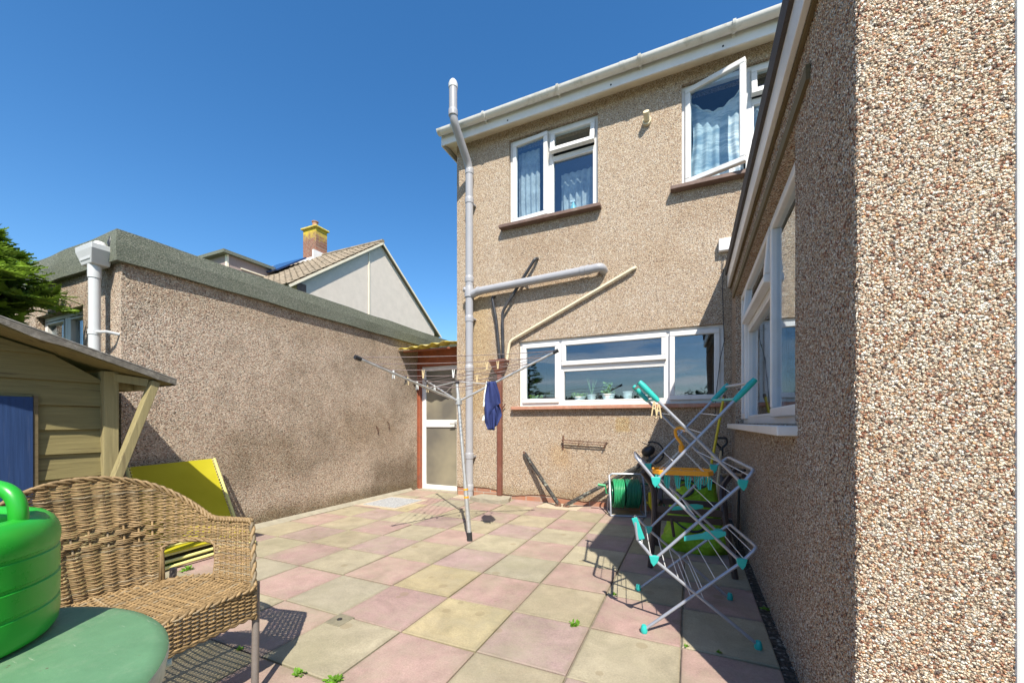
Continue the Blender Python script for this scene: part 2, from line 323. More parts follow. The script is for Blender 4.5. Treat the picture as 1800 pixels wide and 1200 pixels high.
M['wicker'] = vcmat('wicker', .55, 60, .35, 0, .35)
M['alu'] = plain('brushed_aluminium', (.55, .55, .53), .4, .15, 30, metal=.6, dirt=(.3, .27, .22), dirt_amt=.4)
M['steel'] = plain('grey_coated_steel', (.36, .38, .43), .35, .06, 10, metal=.35)
M['wire'] = plain('white_wire', (.72, .72, .70), .4, .05, 10)
M['line'] = plain('washing_line', (.20, .15, .14), .6, .2, 30)
M['teal'] = plain('teal_plastic', (.03, .42, .37), .35, .06, 10)
M['black'] = plain('black_plastic', (.025, .025, .027), .4, .2, 10)
M['darkbrown'] = plain('dark_brown_resin', (.055, .040, .036), .4, .15, 10)
M['orange'] = plain('orange_plastic', (.80, .33, .02), .35, .06, 10)
M['yellowpole'] = plain('yellow_metal', (.66, .50, .02), .35, .1, 14, dirt=(.3, .22, .05), dirt_amt=.5)
M['navy'] = plain('navy_jersey', (.022, .035, .13), .85, .2, 14, .003)
M['pegwood'] = plain('peg_wood', (.60, .47, .26), .6, .12, 30)
M['pegwhite'] = plain('peg_white', (.74, .76, .72), .4, .05, 10)
M['legpaint'] = plain('brown_metal', (.20, .17, .15), .45, .12, 20, metal=.2)
m = NT('green_can_plastic', .32, .5); m.col(m.ramp(m.noise(5, 4), [(.3, (.018, .30, .022)), (.7, (.026, .37, .03))])); m.l(m.ramp(m.noise(9, 8, .75), [(.35, .26), (.7, .48)]), m.b.inputs['Roughness']); m.b.inputs['Subsurface Weight'].default_value = .1; m.b.inputs['Subsurface Radius'].default_value = (.01, .03, .01); m.bump(m.noise(7, 2), .003); M['can'] = m.m
m = NT('green_table_plastic', .5, .35); k = m.ramp(m.noise(6, 8, .7), [(.3, (.08, .18, .09)), (.7, (.12, .25, .13))])
k = m.mix(m.ramp(m.noise(16, 5, .75, vec=m.map((1, 7, 1), (0, 0, .9))), [(.64, 0.), (.69, .5)]), k, (.38, .44, .32)); k = m.mix(m.ramp(m.noise(3.5, 8, .8), [(.46, 0.), (.68, .6)]), k, (.24, .31, .20)); k = m.mix(m.ramp(m.noise(70, 2), [(.70, 0.), (.76, .8)]), k, (.10, .08, .05)); m.col(k); m.bump(m.noise(40, 6, .7), .0008); M['table'] = m.m
M['tableedge'] = plain('table_edge', (.45, .47, .38), .6, .25, 18, dirt=(.2, .25, .15), dirt_amt=.6)
m = NT('yellow_canvas', .7, .25); k = m.ramp(m.noise(3, 5), [(.3, (.50, .44, .015)), (.7, (.60, .54, .03))]); m.col(k)
tr = m.n('ShaderNodeBsdfTranslucent'); m.l(k, tr.inputs['Color']); ms = m.n('ShaderNodeMixShader'); ms.inputs[0].default_value = .3; out = [n for n in m.t.nodes if n.type == 'OUTPUT_MATERIAL'][0]; m.l(m.b.outputs[0], ms.inputs[1]); m.l(tr.outputs[0], ms.inputs[2]); m.l(ms.outputs[0], out.inputs[0]); m.bump(m.noise(300, 2), .0006); M['yellow'] = m.m
M['yellowmetal'] = plain('pale_yellow_tube', (.62, .58, .22), .4, .1, 10)
M['hose'] = plain('shaded_green_hose', (.012, .16, .085), .35, .1, 10); M['hose_lit'] = plain('sunlit_green_hose', (.03, .30, .12), .35, .08, 10)  # same green twice: sun on the left coil, shade on the right, put into colour
m = NT('green_bag_fabric', .6, .3); m.col(m.ramp(m.noise(5, 6), [(.3, (.20, .38, .01)), (.7, (.32, .54, .03))])); m.bump(m.noise(9, 6, .6, dist=1.5), .03); M['bag'] = m.m
M['leaf'] = vcmat('leaf', .5, 25, .3, 0, .3, .35); M['conifer'] = vcmat('conifer_leaf', .6, 6, .35, 0, .25, .25)
M['bark'] = plain('bark', (.12, .085, .06), .9, .3, 20, .01)
M['galv'] = pebble('galvanised_plate', 60, [(0, (.40, .41, .42)), (.5, (.46, .47, .47)), (.8, (.35, .36, .37))], None, .002, (.3, .3, .3))
M['rust'] = plain('rusty_iron', (.14, .07, .045), .7, .3, 25, .002, dirt=(.30, .26, .2), dirt_amt=.6)
M['peel'] = plain('peeling_paint', (.045, .04, .035), .6, .3, 25, .002, dirt=(.42, .44, .36), dirt_amt=.9)
m = NT('yellow_corrugated_sheet', .5, .3); k = m.ramp(m.noise(7, 6), [(.35, (.62, .50, .06)), (.7, (.60, .52, .25))]); m.col(k)
tr = m.n('ShaderNodeBsdfTranslucent'); m.l(k, tr.inputs['Color']); ms = m.n('ShaderNodeMixShader'); ms.inputs[0].default_value = .35; out = [n for n in m.t.nodes if n.type == 'OUTPUT_MATERIAL'][0]; m.l(m.b.outputs[0], ms.inputs[1]); m.l(tr.outputs[0], ms.inputs[2]); m.l(ms.outputs[0], out.inputs[0]); M['canopy'] = m.m
m = NT('blue_curtain', .85, .2); k = m.ramp(m.noise(2.5, 5, .6, vec=m.map((1, 1, 5)), dist=.4), [(.35, (.26, .36, .44)), (.5, (.46, .52, .55)), (.60, (.74, .76, .74)), (.72, (.26, .36, .46))]); m.col(k); M['curtain'] = m.m
M['grass'] = plain('rough_grass', (.07, .10, .03), .95, .4, 3, .02); M['hill'] = plain('hill_green', (.05, .08, .04), .95, .4, .02)

# ------------------------------------------------------------------ geometry helpers for walls with openings and windows
def wall_holes(mb, u0, u1, w0, w1, holes, fn, depth):
    """front face in (u,w) at n=0, back at n=-depth, with rectangular holes; fn(u,w,n)->xyz"""
    us = sorted({u0, u1}|{h_[0] for h_ in holes}|{h_[1] for h_ in holes}); ws = sorted({w0, w1}|{h_[2] for h_ in holes}|{h_[3] for h_ in holes})
    for a, b in zip(us, us[1:]):
        for c, d in zip(ws, ws[1:]):
            if any(h_[0] <= a and b <= h_[1] and h_[2] <= c and d <= h_[3] for h_ in holes): continue
            for n in (0, -depth): mb.add([fn(a, c, n), fn(b, c, n), fn(b, d, n), fn(a, d, n)], [(0, 1, 2, 3)])
    for r_ in [(u0, u1, w0, w1)]+list(holes):
        a, b, c, d = r_[:4]; q = [(a, c), (b, c), (b, d), (a, d)]
        for i in range(4):
            p, s = q[i], q[(i+1) % 4]; mb.add([fn(*p, 0), fn(*s, 0), fn(*s, -depth), fn(*p, -depth)], [(0, 1, 2, 3)])
def fbox(mb, fn, u0, u1, w0, w1, n0, n1): mb.box(u0, u1, w0, w1, n0, n1, fn)
def ring(mb, fn, u0, u1, w0, w1, t, n0, n1):
    fbox(mb, fn, u0, u1, w0, w0+t, n0, n1); fbox(mb, fn, u0, u1, w1-t, w1, n0, n1)
    fbox(mb, fn, u0, u0+t, w0+t, w1-t, n0, n1); fbox(mb, fn, u1-t, u1, w0+t, w1-t, n0, n1)
def window(root, fn, u0, u1, w0, w1, cells, mull=(), trans=(), sill=None, sillmat='darksill', rec=.05, ft=.055, frmat='white', room=1.4, glassm='glass'):
    """cells: (u0,u1,w0,w1,kind[,hinge,angle])"""
    f = MB(); ring(f, fn, u0, u1, w0, w1, ft, -rec-.06, -rec)
    for u in mull: fbox(f, fn, u-.03, u+.03, w0+ft, w1-ft, -rec-.058, -rec-.002)
    for (a, b, w_) in trans: fbox(f, fn, a, b, w_-.025, w_+.025, -rec-.056, -rec-.003)
    wo = f.build('window', M[frmat], root, bevel=.004)
    for cdef in cells:
        a, b, c, d, kind = cdef[:5]
        if kind == 'fixed':
            bd = MB(); ring(bd, fn, a, b, c, d, .018, -rec-.045, -rec+.003); bd.build('bead', M[frmat], wo, bevel=.003)
            g = MB(); fbox(g, fn, a+.01, b-.01, c+.01, d-.01, -rec-.034, -rec-.028); g.build('pane', M[glassm], wo)
        else:
            hinge, ang = (cdef[5], cdef[6]) if len(cdef) > 5 else ('left', 0)
            def gn(u, w_, n, hinge=hinge, ang=ang, a=a, b=b, c=c, d=d):
                s, co = math.sin(ang), math.cos(ang)
                if hinge == 'left': du = u-a; return fn(a+du*co-n*s, w_, -rec+du*s+n*co)
                if hinge == 'right': du = b-u; return fn(b-du*co+n*s, w_, -rec+du*s+n*co)
                if hinge == 'top': dw = d-w_; return fn(u, d-dw*co+n*s, -rec+dw*s+n*co)
            s_ = MB(); ring(s_, gn, a-.012, b+.012, c-.012, d+.012, .058, -.035, .026); s_.build('sash', M[frmat], wo, bevel=.008)
            g = MB(); fbox(g, gn, a+.04, b-.04, c+.04, d-.04, -.008, -.002); g.build('pane', M[glassm], wo)
    if sill:
        s_ = MB(); fbox(s_, fn, u0-sill[0], u1+sill[1], w0-.05, w0-.005, -.02, sill[2]); s_.build('sill', M[sillmat], wo, bevel=.006)
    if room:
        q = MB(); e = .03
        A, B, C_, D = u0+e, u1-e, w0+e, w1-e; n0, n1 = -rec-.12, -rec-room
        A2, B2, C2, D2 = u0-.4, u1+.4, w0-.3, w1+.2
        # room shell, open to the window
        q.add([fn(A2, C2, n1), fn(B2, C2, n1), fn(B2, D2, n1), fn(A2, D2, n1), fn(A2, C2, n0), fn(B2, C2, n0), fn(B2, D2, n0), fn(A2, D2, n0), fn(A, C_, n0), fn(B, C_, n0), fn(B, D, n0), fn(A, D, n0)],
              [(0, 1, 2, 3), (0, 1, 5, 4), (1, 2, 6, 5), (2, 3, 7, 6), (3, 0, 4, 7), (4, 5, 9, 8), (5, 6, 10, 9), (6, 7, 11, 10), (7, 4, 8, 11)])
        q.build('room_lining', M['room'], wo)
    return wo

# ================================================================== SETTING
g = MB(); g.add([(-600, -600, -.06), (600, -600, -.06), (600, 600, -.06), (-600, 600, -.06)], [(0, 1, 2, 3)]); tag(g.build('ground', M['grass']), kind='structure')
h_ = MB(); N = 120; pr = []
for k in range(N):
    a = 2*math.pi*k/N; z = 13+9*noise.noise((math.cos(a)*2.3, math.sin(a)*2.3, 3))+5*noise.noise((math.cos(a)*7, math.sin(a)*7, 1))
    pr.append([(math.cos(a)*r_, math.sin(a)*r_, zz) for r_, zz in ((330, -1), (400, z*.75), (470, z), (590, -1))])
for k in range(N):
    p, q = pr[k], pr[(k+1) % N]
    for j in range(3): h_.add([p[j], q[j], q[j+1], p[j+1]], [(0, 1, 2, 3)])
tag(h_.build('hills', M['hill'], smooth=True), kind='structure')
# joint bed and slabs
b = MB(); b.add([(-4.3, -4.2, -.012), (.6, -4.2, -.012), (.6, 5.6, -.012), (-4.3, 5.6, -.012)], [(0, 1, 2, 3)]); tag(b.build('paving_bed', M['soil']), kind='structure')
s = MB(); X0, Y0, S = -1.845, 1.667, .45
PINK = [(.375, .252, .222), (.35, .24, .215), (.39, .268, .23), (.345, .248, .225)]; BUFF = [(0.376, 0.320, 0.216), (0.352, 0.308, 0.216), (0.392, 0.324, 0.192), (0.344, 0.308, 0.228), (0.384, 0.336, 0.232), (0.360, 0.304, 0.208)]
for i in range(-6, 6):
    for j in range(-13, 9):
        x0 = X0+i*S; y0 = Y0+j*S; x1 = x0+S; y1 = y0+S
        x0 = max(x0, -4.16); x1 = min(x1, .368); y1 = min(y1, 5.20 if x0 > -3.25 else 5.52)
        if x1-x0 < .05 or y1-y0 < .03: continue
        pink = (i+j) % 2 == 0
        if random.random() < .0: pink = not pink
        q = random.choice(PINK if pink else BUFF); v = random.uniform(.93, 1.06); s.col = tuple(c*v for c in q)
        e = .0035+random.random()*.002; z = random.uniform(-.002, .002); tx = random.uniform(-.002, .002); ty = random.uniform(-.002, .002); ch = .005
        bx0, bx1, by0, by1 = x0+e+random.uniform(-.002, .002), x1-e, y0+e+random.uniform(-.002, .002), y1-e
        v0 = [(bx0, by0), (bx1, by0), (bx1, by1), (bx0, by1)]; v1 = [(bx0+ch, by0+ch), (bx1-ch, by0+ch), (bx1-ch, by1-ch), (bx0+ch, by1-ch)]
        zz = [z-tx-ty, z+tx-ty, z+tx+ty, z-tx+ty]
        s.add([(*p, -.05) for p in v0]+[(*p, zz[k]-.004) for k, p in enumerate(v0)]+[(*p, zz[k]) for k, p in enumerate(v1)],
              [(8, 9, 10, 11)]+[(4+k, 4+(k+1) % 4, 8+(k+1) % 4, 8+k) for k in range(4)]+[(k, (k+1) % 4, 4+(k+1) % 4, 4+k) for k in range(4)])
tag(s.build('paving', M['paving'], vc=True), kind='structure')
# gravelly strip against the extension wall, mortar fillet by the garage
s = MB(); s.add([(.366, 1.2, -.009), (.44, 1.2, -.009), (.44, 5.2, -.009), (.366, 5.2, -.009)], [(0, 1, 2, 3)])
M['strip'] = pebble('dirty_gravel', 70, [(0, (.07, .06, .05)), (.4, (.12, .10, .08)), (.85, (.3, .28, .24))], None, .008, (.03, .03, .025))
tag(s.build('gravel_strip', M['strip']), kind='structure')
s = MB()
ys = [1.7+.12*i for i in range(30)]
for a, c in zip(ys, ys[1:]):
    wa = .055+.03*noise.noise((a*2, 0, 0)); wc = .055+.03*noise.noise((c*2, 0, 0))
    s.add([(-4.14, a, .05), (-4.13+wa, a, .004), (-4.13+wc, c, .004), (-4.14, c, .05)], [(0, 1, 2, 3)])
tag(s.build('mortar_fillet', M['concrete']), kind='structure')

# ================================================================== MAIN HOUSE
YW = 5.15; XC = -3.24; XE = .42; YE = 1.405
house = thing('house', (XC, YW, 0), 'two-storey pebbledashed house with white windows and a flat-roofed extension on the right', 'house')
fy = lambda u, w_, n: (u, YW-n, w_)
mb = MB()
kw = (-2.215, .345, 1.325, 2.235); w1 = (-2.369, -1.105, 3.90, 5.12); w2 = (-.105, 1.15, 3.90, 5.12)
wall_holes(mb, XC, 6, .17, 5.285, [kw, w1, w2], fy, .28)
# ragged bottom edge of the render, standing proud of the brick base
ug = [XC+.0*0+i*.055 for i in range(int((XE-XC)/.055)+2)]
def zb(u): 
    z = .085+.035*noise.noise((u*1.9, 3, 0))+.018*noise.noise((u*9, 3, 0))
    if u < -2.55: z += .05
    return z
for a, c in zip(ug, ug[1:]):
    mb.add([(a, YW, zb(a)), (c, YW, zb(c)), (c, YW, .17), (a, YW, .17), (a, YW+.03, zb(a)), (c, YW+.03, zb(c))], [(0, 1, 2, 3), (0, 1, 5, 4)])
mb.add([(XC, YW, .17), (XC, 12, .17), (XC, 12, 5.285), (XC, YW, 5.285)], [(0, 1, 2, 3)])
mb.add([(XC, YW, 0), (XC, 12, 0), (XC, 12, .17), (XC, YW, .17)], [(0, 1, 2, 3)])
mb.build('wall', M['peb_house'], house)
mb = MB(); mb.box(XC+.004, XE+.1, YW+.014, YW+.2, -.05, .169); mb.build('brick_base', M['brick'], house)
# roof, soffit, fascia
mb = MB(); mb.prism([(XC-.16, 4.87, 5.41), (XC-.16, 9.2, 8.1), (XC-.16, 13.4, 5.50), (XC-.16, 13.4, 5.44), (XC-.16, 4.87, 5.375)], (9.4, 0, 0), 0); mb.build('roof', M['rooftile'], house)
mb = MB(); mb.prism([(XC-.12, 4.972, 5.228), (XC-.12, YW+.01, 5.285), (XC-.12, YW+.01, 5.30), (XC-.12, 4.972, 5.243)], (9, 0, 0), 0); mb.box(XC-.12, XC+.02, YW+.011, 12, 5.275, 5.29)
mb.build('soffit', M['cream'], house)
mb = MB(); mb.box(XC-.13, 6, 4.95, 4.971, 5.205, 5.37); mb.box(XC-.15, XC-.13, 4.95, 12, 5.20, 5.40); mb.build('fascia', M['white'], house, bevel=.003)
for x in (-.9+.0, .32, -2.3):
    q = MB(); q.tube([(x, 4.951, 5.245), (x, 4.947, 5.245)], .011, 10); q.build('fascia_bolt', M['black'], house)
def half_pipe(mb, x0, x1, yc, zc, r, t=.004, n=10):
    o_ = [(yc-r*math.cos(math.pi*k/n), zc-r*math.sin(math.pi*k/n)) for k in range(n+1)]; i_ = [(yc-(r-t)*math.cos(math.pi*k/n), zc-(r-t)*math.sin(math.pi*k/n)) for k in range(n+1)]
    pl = o_+i_[::-1]; mb.prism([(x0, y, z) for y, z in pl], (x1-x0, 0, 0), 0)
gut = MB(); half_pipe(gut, XC-.14, 6, 4.885, 5.375, .062); go = gut.build('gutter', M['gutter'], house, smooth=True)
q = MB(); q.prism([(XC-.15, 4.885+.064*math.cos(math.pi*(k/10)), 5.375-.064*math.sin(math.pi*(k/10))) for k in range(11)], (.012, 0, 0), 0); q.build('end_cap', M['gutter'], go)
for x in (-2.62, -1.55, -.55, .42):
    q = MB(); half_pipe(q, x-.016, x+.016, 4.885, 5.379, .076, .013); q.box(x-.014, x+.014, 4.935, 4.953, 5.30, 5.38); q.build('bracket', M['gutter'], go, smooth=True)
q = MB(); half_pipe(q, -.78, -.72, 4.885, 5.376, .0655, .003); q.build('union', M['gutter'], go, smooth=True)
# windows, upper left: casement | vent over fixed
u0, u1, z0, z1 = w1
mu = u0+.60
wl = window(house, fy, *w1, [(u0+.055, mu-.03, z0+.055, z1-.055, 'sash', 'left', R(5)), (mu+.03, u1-.055, z1-.36, z1-.055, 'sash', 'top', R(13)), (mu+.03, u1-.055, z0+.055, z1-.43, 'fixed')],
       [mu], [(mu+.03, u1-.055, z1-.40)], sill=(.12, .05, .10))
u0, u1, z0, z1 = w2
mu = u0+.70
wr = window(house, fy, *w2, [(u0+.055, mu-.03, z0+.055, z1-.055, 'sash', 'left', R(19)), (mu+.03, u1-.055, z1-.36, z1-.055, 'sash', 'top', R(10)), (mu+.03, u1-.055, z0+.055, z1-.43, 'fixed')],
       [mu], [(mu+.03, u1-.055, z1-.40)], sill=(.12, .05, .10), glassm='glass_clear')
# kitchen window
u0, u1, z0, z1 = kw
ma, mc = onY(984, 650, YW).x, onY(1174, 650, YW).x
wk = window(house, fy, *kw, [(u0+.055, ma-.03, z0+.055, z1-.055, 'sash'), (ma+.03, mc-.03, z1-.36, z1-.055, 'sash', 'top', R(1.5)), (ma+.03, mc-.03, z0+.055, z1-.43, 'fixed'), (mc+.03, u1-.055, z0+.055, z1-.055, 'sash', 'right', R(1))],
       [ma, mc], [(ma+.03, mc-.03, z1-.40)], sill=(.10, .02, .07), sillmat='tile_sill', rec=.04, room=2.2)
q = MB(); q.box(-1.35, -.85, YW-.012+.04, YW+.04, z1-.05, z1-.03); q.build('trickle_vent', M['white'], wk, bevel=.002)
# curtains in the upstairs windows
def curtain(name, parent, u0, u1, z0, z1, y, mat, folds, amp, lowx=None):
    mb = MB(); nu, nz = 60, 24
    for j in range(nz+1):
        for i in range(nu+1):
            s_, t_ = i/nu, j/nz; sq = 1-.16*math.sin(math.pi*min(1, t_*1.2)) if lowx else 1
            x = u0+(u1-u0)*(.5+(s_-.5)*sq); yy = y+amp*math.sin(s_*folds*6.283+1.3*math.sin(t_*3))*(.4+.6*t_)
            zt = z1-(.20*math.sin(math.pi*s_) if lowx else 0); mb.v.append((x, yy, zt+(z0-zt)*t_))
    for j in range(nz):
        for i in range(nu): a = j*(nu+1)+i; mb.f.append([a, a+1, a+nu+2, a+nu+1]); mb.c.append((1, 1, 1))
    return mb.build(name, M[mat], parent, smooth='all')
curtain('curtain', wr, w2[0]+.08, w2[0]+.66, 3.95, 5.0, YW+.15, 'curtain', 5, .018, True)
q = MB(); q.tube([(w2[0]+.08+.58*(.5+(k/24-.5)), YW+.15+.018*math.sin(k/24*31.4), 5.0-.20*math.sin(math.pi*k/24)) for k in range(25)], .010, 8); q.build('curtain_hem', M['pegwhite'], wr, smooth='all')
curtain('curtain', wr, w2[0]+.70, w2[1]-.06, 3.95, 4.75, YW+.16, 'curtain', 9, .02)
M['netcurtain'] = plain('net_curtain', (.50, .50, .49), .9, .3, 9)
curtain('curtain', wl, w1[0]+.68, w1[1]-.05, 3.97, 4.62, YW+.30, 'netcurtain', 6, .03)
curtain('curtain', wl, w1[0]+.08, w1[0]+.40, 3.95, 5.0, YW+.17, 'netcurtain', 4, .02)
# boiler flue outlet, white box, trailing cable, wall rail
q = MB(); c_ = onY(1137, 212, YW-.03); q.tube([(c_.x, YW+.02, c_.z), (c_.x, YW-.04, c_.z)], .052, 18); q.tube([(c_.x, YW-.04, c_.z), (c_.x-.0, YW-.12, c_.z+.05)], .036, 14); q.build('flue_outlet', M['creampipe'], house, smooth=True)
q = MB(); c_ = onY(1273, 433, YW); q.box(c_.x-.06, c_.x+.09, YW-.07, YW-.002, c_.z-.07, c_.z+.07); q.build('junction_box', M['white'], house, bevel=.01)
q = MB(); pts = [onY(x, y, YW-.02) for x, y in ((1271, 450), (1270, 520), (1273, 600), (1266, 630), (1262, 665), (1258, 700), (1257, 735))]; q.tube(pts, .004, 5); q.build('cable', M['black'], house)
q = MB(); A = onY(988, 773, YW-.05); B = onY(1066, 778, YW-.05)
for dz in (0, -.03): q.tube([A+Vector((0, 0, dz)), B+Vector((0, 0, dz))], .007, 6)
q.tube([A+Vector((0, .05, .06)), A+Vector((-.005, .045, -.13))], .012, 6); q.tube([A+Vector((0, .05, 0)), A], .01, 6)
q.tube([B+Vector((0, .05, 0)), B+Vector((0, 0, .01)), B+Vector((-.04, 0, -.07))], .008, 6)
for k in (.4, .6): p = A.lerp(B, k); q.tube([p+Vector((0, 0, .01)), p+Vector((-.02, 0, -.07))], .005, 5)
q.build('rusty_rail', M['rust'], house)
# soil pipe: collars, jog out past the gutter, cowl
sp_ = MB(); px = -2.965
path = rounded([(px, 5.05, 0.0), (px, 5.05, 4.84), (px, 4.615, 5.24), (px, 4.615, 5.66)], .10)
sp_.tube(path, .056, 20); so_ = sp_.build('soil_pipe', M['greypipe'], house, smooth=True)
def collar(zz, y=5.05, r_=.062, hh=.05, m_='greypipe', par=so_):
    q = MB(); q.lathe([(.05, -hh), (r_, -hh), (r_+.003, 0), (r_, hh*.6), (.05, hh)], (px, y, zz), 20); q.build('pipe_collar', M[m_], par, smooth=True)
for zz in (.16, .62, 1.9, 2.62, 3.20, 4.35, 4.78): collar(zz)
collar(5.33, 4.615); 
for zz in (.60, 2.62, 4.30):
    q = MB(); q.box(px-.014, px+.06, 5.08, YW, zz-.012, zz+.012); q.build('clip', M['greypipe'], so_)
q = MB(); q.lathe([(.056, 0), (.062, .0), (.064, .05), (.05, .09), (.03, .115), (0, .12)], (px, 4.615, 5.66), 20); q.build('vent_cowl', M['palepipe'], so_, smooth=True)
q = MB(); q.lathe([(.05, 0), (.07, 0), (.07, .10), (.058, .16), (.05, .16)], (px, 5.05, 2.93), 20); q.tube([(px-.05, 5.02, 3.04), (px-.075, 5.0, 3.045)], .035, 14); q.build('branch_tee', M['greypipe'], so_, smooth=True)
wp = MB(); P0 = onY(838, 512, 5.04); P1 = onY(1040, 473, 5.04)
wp.tube(rounded([(px, 5.05, P0.z-.05), P0+Vector((.02, 0, 0)), P1, P1+Vector((.12, .0, .01)), P1+Vector((.13, .12, .0))], .07), .054, 18); wo_ = wp.build('waste_pipe', M['greypipe'], house, smooth=True)
for t_ in (.02, .93, .97): p = P0.lerp(P1, t_); q = MB(); d = (P1-P0).normalized(); q.tube([p-d*.025, p+d*.025], .061, 18); q.build('pipe_collar', M['greypipe'], wo_, smooth=True)
q = MB(); p = P0.lerp(P1, .45); q.box(p.x-.015, p.x+.015, 5.04, YW, p.z-.06, p.z-.03); q.build('clip', M['greypipe'], wo_)
def wallpipe(pts, y, r_, mat, name='overflow_pipe', end=True):
    ps = [onY(x, yy, y) for x, yy in pts]
    if end: ps.append(ps[-1]+Vector((.01, YW-y+.02, .02)))
    q = MB(); q.tube(rounded(ps, .06), r_, 12); return q.build(name, M[mat], house, smooth=True)
wallpipe([(880, 640), (872, 560), (865, 522)], 5.09, .021, 'blackpipe')
wallpipe([(885, 640), (883, 548), (941, 454)], 5.08, .021, 'blackpipe')
wallpipe([(890, 640), (896, 600), (1115, 471)], 5.11, .021, 'creampipe')
# brown hopper and downpipe
hp = MB(); c_ = onY(877, 640, 5.06)
a_, b_ = .125, .055; zt, zb_ = c_.z+.06, c_.z-.13
def rr(w_, d_, z): return [(c_.x-w_, 5.14-d_, z), (c_.x+w_, 5.14-d_, z), (c_.x+w_, 5.14, z), (c_.x-w_, 5.14, z)]
hp.add(rr(.125, .16, zt)+rr(.125, .16, zt-.02)+rr(.05, .09, zb_)+rr(.112, .147, zt)+rr(.045, .08, zb_+.03), [(0, 1, 5, 4), (1, 2, 6, 5), (2, 3, 7, 6), (3, 0, 4, 7), (4, 5, 9, 8), (5, 6, 10, 9), (6, 7, 11, 10), (7, 4, 8, 11), (0, 3, 15, 12), (0, 12, 13, 1), (1, 13, 14, 2), (2, 14, 15, 3), (12, 15, 19, 16), (12, 16, 17, 13), (13, 17, 18, 14), (14, 18, 19, 15), (16, 19, 18, 17)])
ho = hp.build('hopper', M['brown'], house)
q = MB(); q.box(c_.x-.032, c_.x+.032, 5.06, 5.125, .06, zb_+.01); q.build('downpipe', M['brown'], ho, bevel=.006)
q = MB(); q.tube([(c_.x+.03, 5.12, 1.3), (c_.x+.08, 5.10, 1.36)], .008, 6); q.build('clip', M['brown'], ho)
# ---------------------------------------------------------------- extension
fx = lambda u, w_, n: (XE-n, u, w_)      # u = Y, outward normal -X
we = (2.12, 4.70, 1.09, 2.43)
mb = MB()
for (a_, b_) in (((we[0], we[2]), (we[1], we[2])), ((we[1], we[2]), (we[1], we[3])), ((we[1], we[3]), (we[0], we[3])), ((we[0], we[3]), (we[0], we[2]))):
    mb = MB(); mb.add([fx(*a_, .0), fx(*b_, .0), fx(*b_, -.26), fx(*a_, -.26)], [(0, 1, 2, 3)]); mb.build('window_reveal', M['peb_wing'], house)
mb = MB(); XD = onY(1785, 600, YE).x
def steps(a, b, st): n_ = max(1, round(abs(b-a)/st)); return [a+(b-a)*i/n_ for i in range(n_)]
ycol = steps(YW+.02, we[1], .010)+steps(we[1], 3.4, .009)+steps(3.4, we[0], .006)+steps(we[0], YE+.012, .0034)
pl = [(XE, y) for y in ycol]; pl += [(XE+.012-.012*math.cos(R(a)), YE+.012-.012*math.sin(R(a))) for a in (0, 15, 30, 45, 60, 75, 90)]
pl += [(x, YE) for x in steps(XE+.016, XD, .0032)]+[(XD, YE), (XD, YE+.24)]
zr_ = steps(-.02, we[2], .0035)+steps(we[2], we[3], .0035)+steps(we[3], 2.79, .0035)+[2.79]; npl = len(pl)
for z in zr_: mb.v += [(x, y, z) for x, y in pl]
for k in range(len(zr_)-1):
    for i in range(npl-1):
        if we[2]-1e-5 <= zr_[k] < we[3]-1e-5 and pl[i][0] == XE and we[0]+1e-5 < pl[i][1] <= we[1]+1e-5: continue
        a = k*npl+i; mb.f.append([a, a+1, a+npl+1, a+npl])
mb.c = [(1, 1, 1)]*len(mb.f)
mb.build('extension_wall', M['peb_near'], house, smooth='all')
mb = MB(); mb.box(XD, XD+.10, YE-.004, YE+.1, -.02, 2.79); mb.box(XD+.10, XD+1.2, YE+.02, YE+.06, -.02, 2.79); mb.build('door_frame', M['white'], house, bevel=.006)
mb = MB(); mb.box(XE-.065, 4.5, YE-.05, YW-.01, 2.78, 2.90); mb.build('extension_roof', M['blackpipe'] if False else plain('black_roof_edge', (.07, .06, .055), .8, .2, 8, .003), house)
mb = MB(); mb.box(XE-.045, XE-.02, YE-.03, YW-.012, 2.635, 2.785); mb.box(XE-.02, XD+1.2, YE-.03, YE-.01, 2.635, 2.785); mb.build('extension_fascia', M['white'], house, bevel=.003)
mb = MB(); mb.box(XE-.0195, XE-.003, YE-.009, YW-.014, 2.622, 2.634); mb.build('batten', M['lintel'], house)
a, b2 = 3.05, 4.33
wx = window(house, fx, *we, [(b2+.03, we[1]-.055, we[2]+.055, we[3]-.055, 'sash'), (a+.03, b2-.03, we[3]-.40, we[3]-.055, 'sash', 'top', R(5)), (a+.03, b2-.03, we[2]+.055, we[3]-.47, 'fixed'), (we[0]+.055, a-.03, we[2]+.055, we[3]-.055, 'sash')],
       [a, b2], [(a+.03, b2-.03, we[3]-.43)], sill=(.04, .06, .075), sillmat='white', rec=.07, room=2.0)
q = MB(); fbox(q, fx, we[0]-.25, we[1]+.15, we[3]-.005, we[3]+.055, .001, .016); q.build('lintel', M['lintel'], wx)

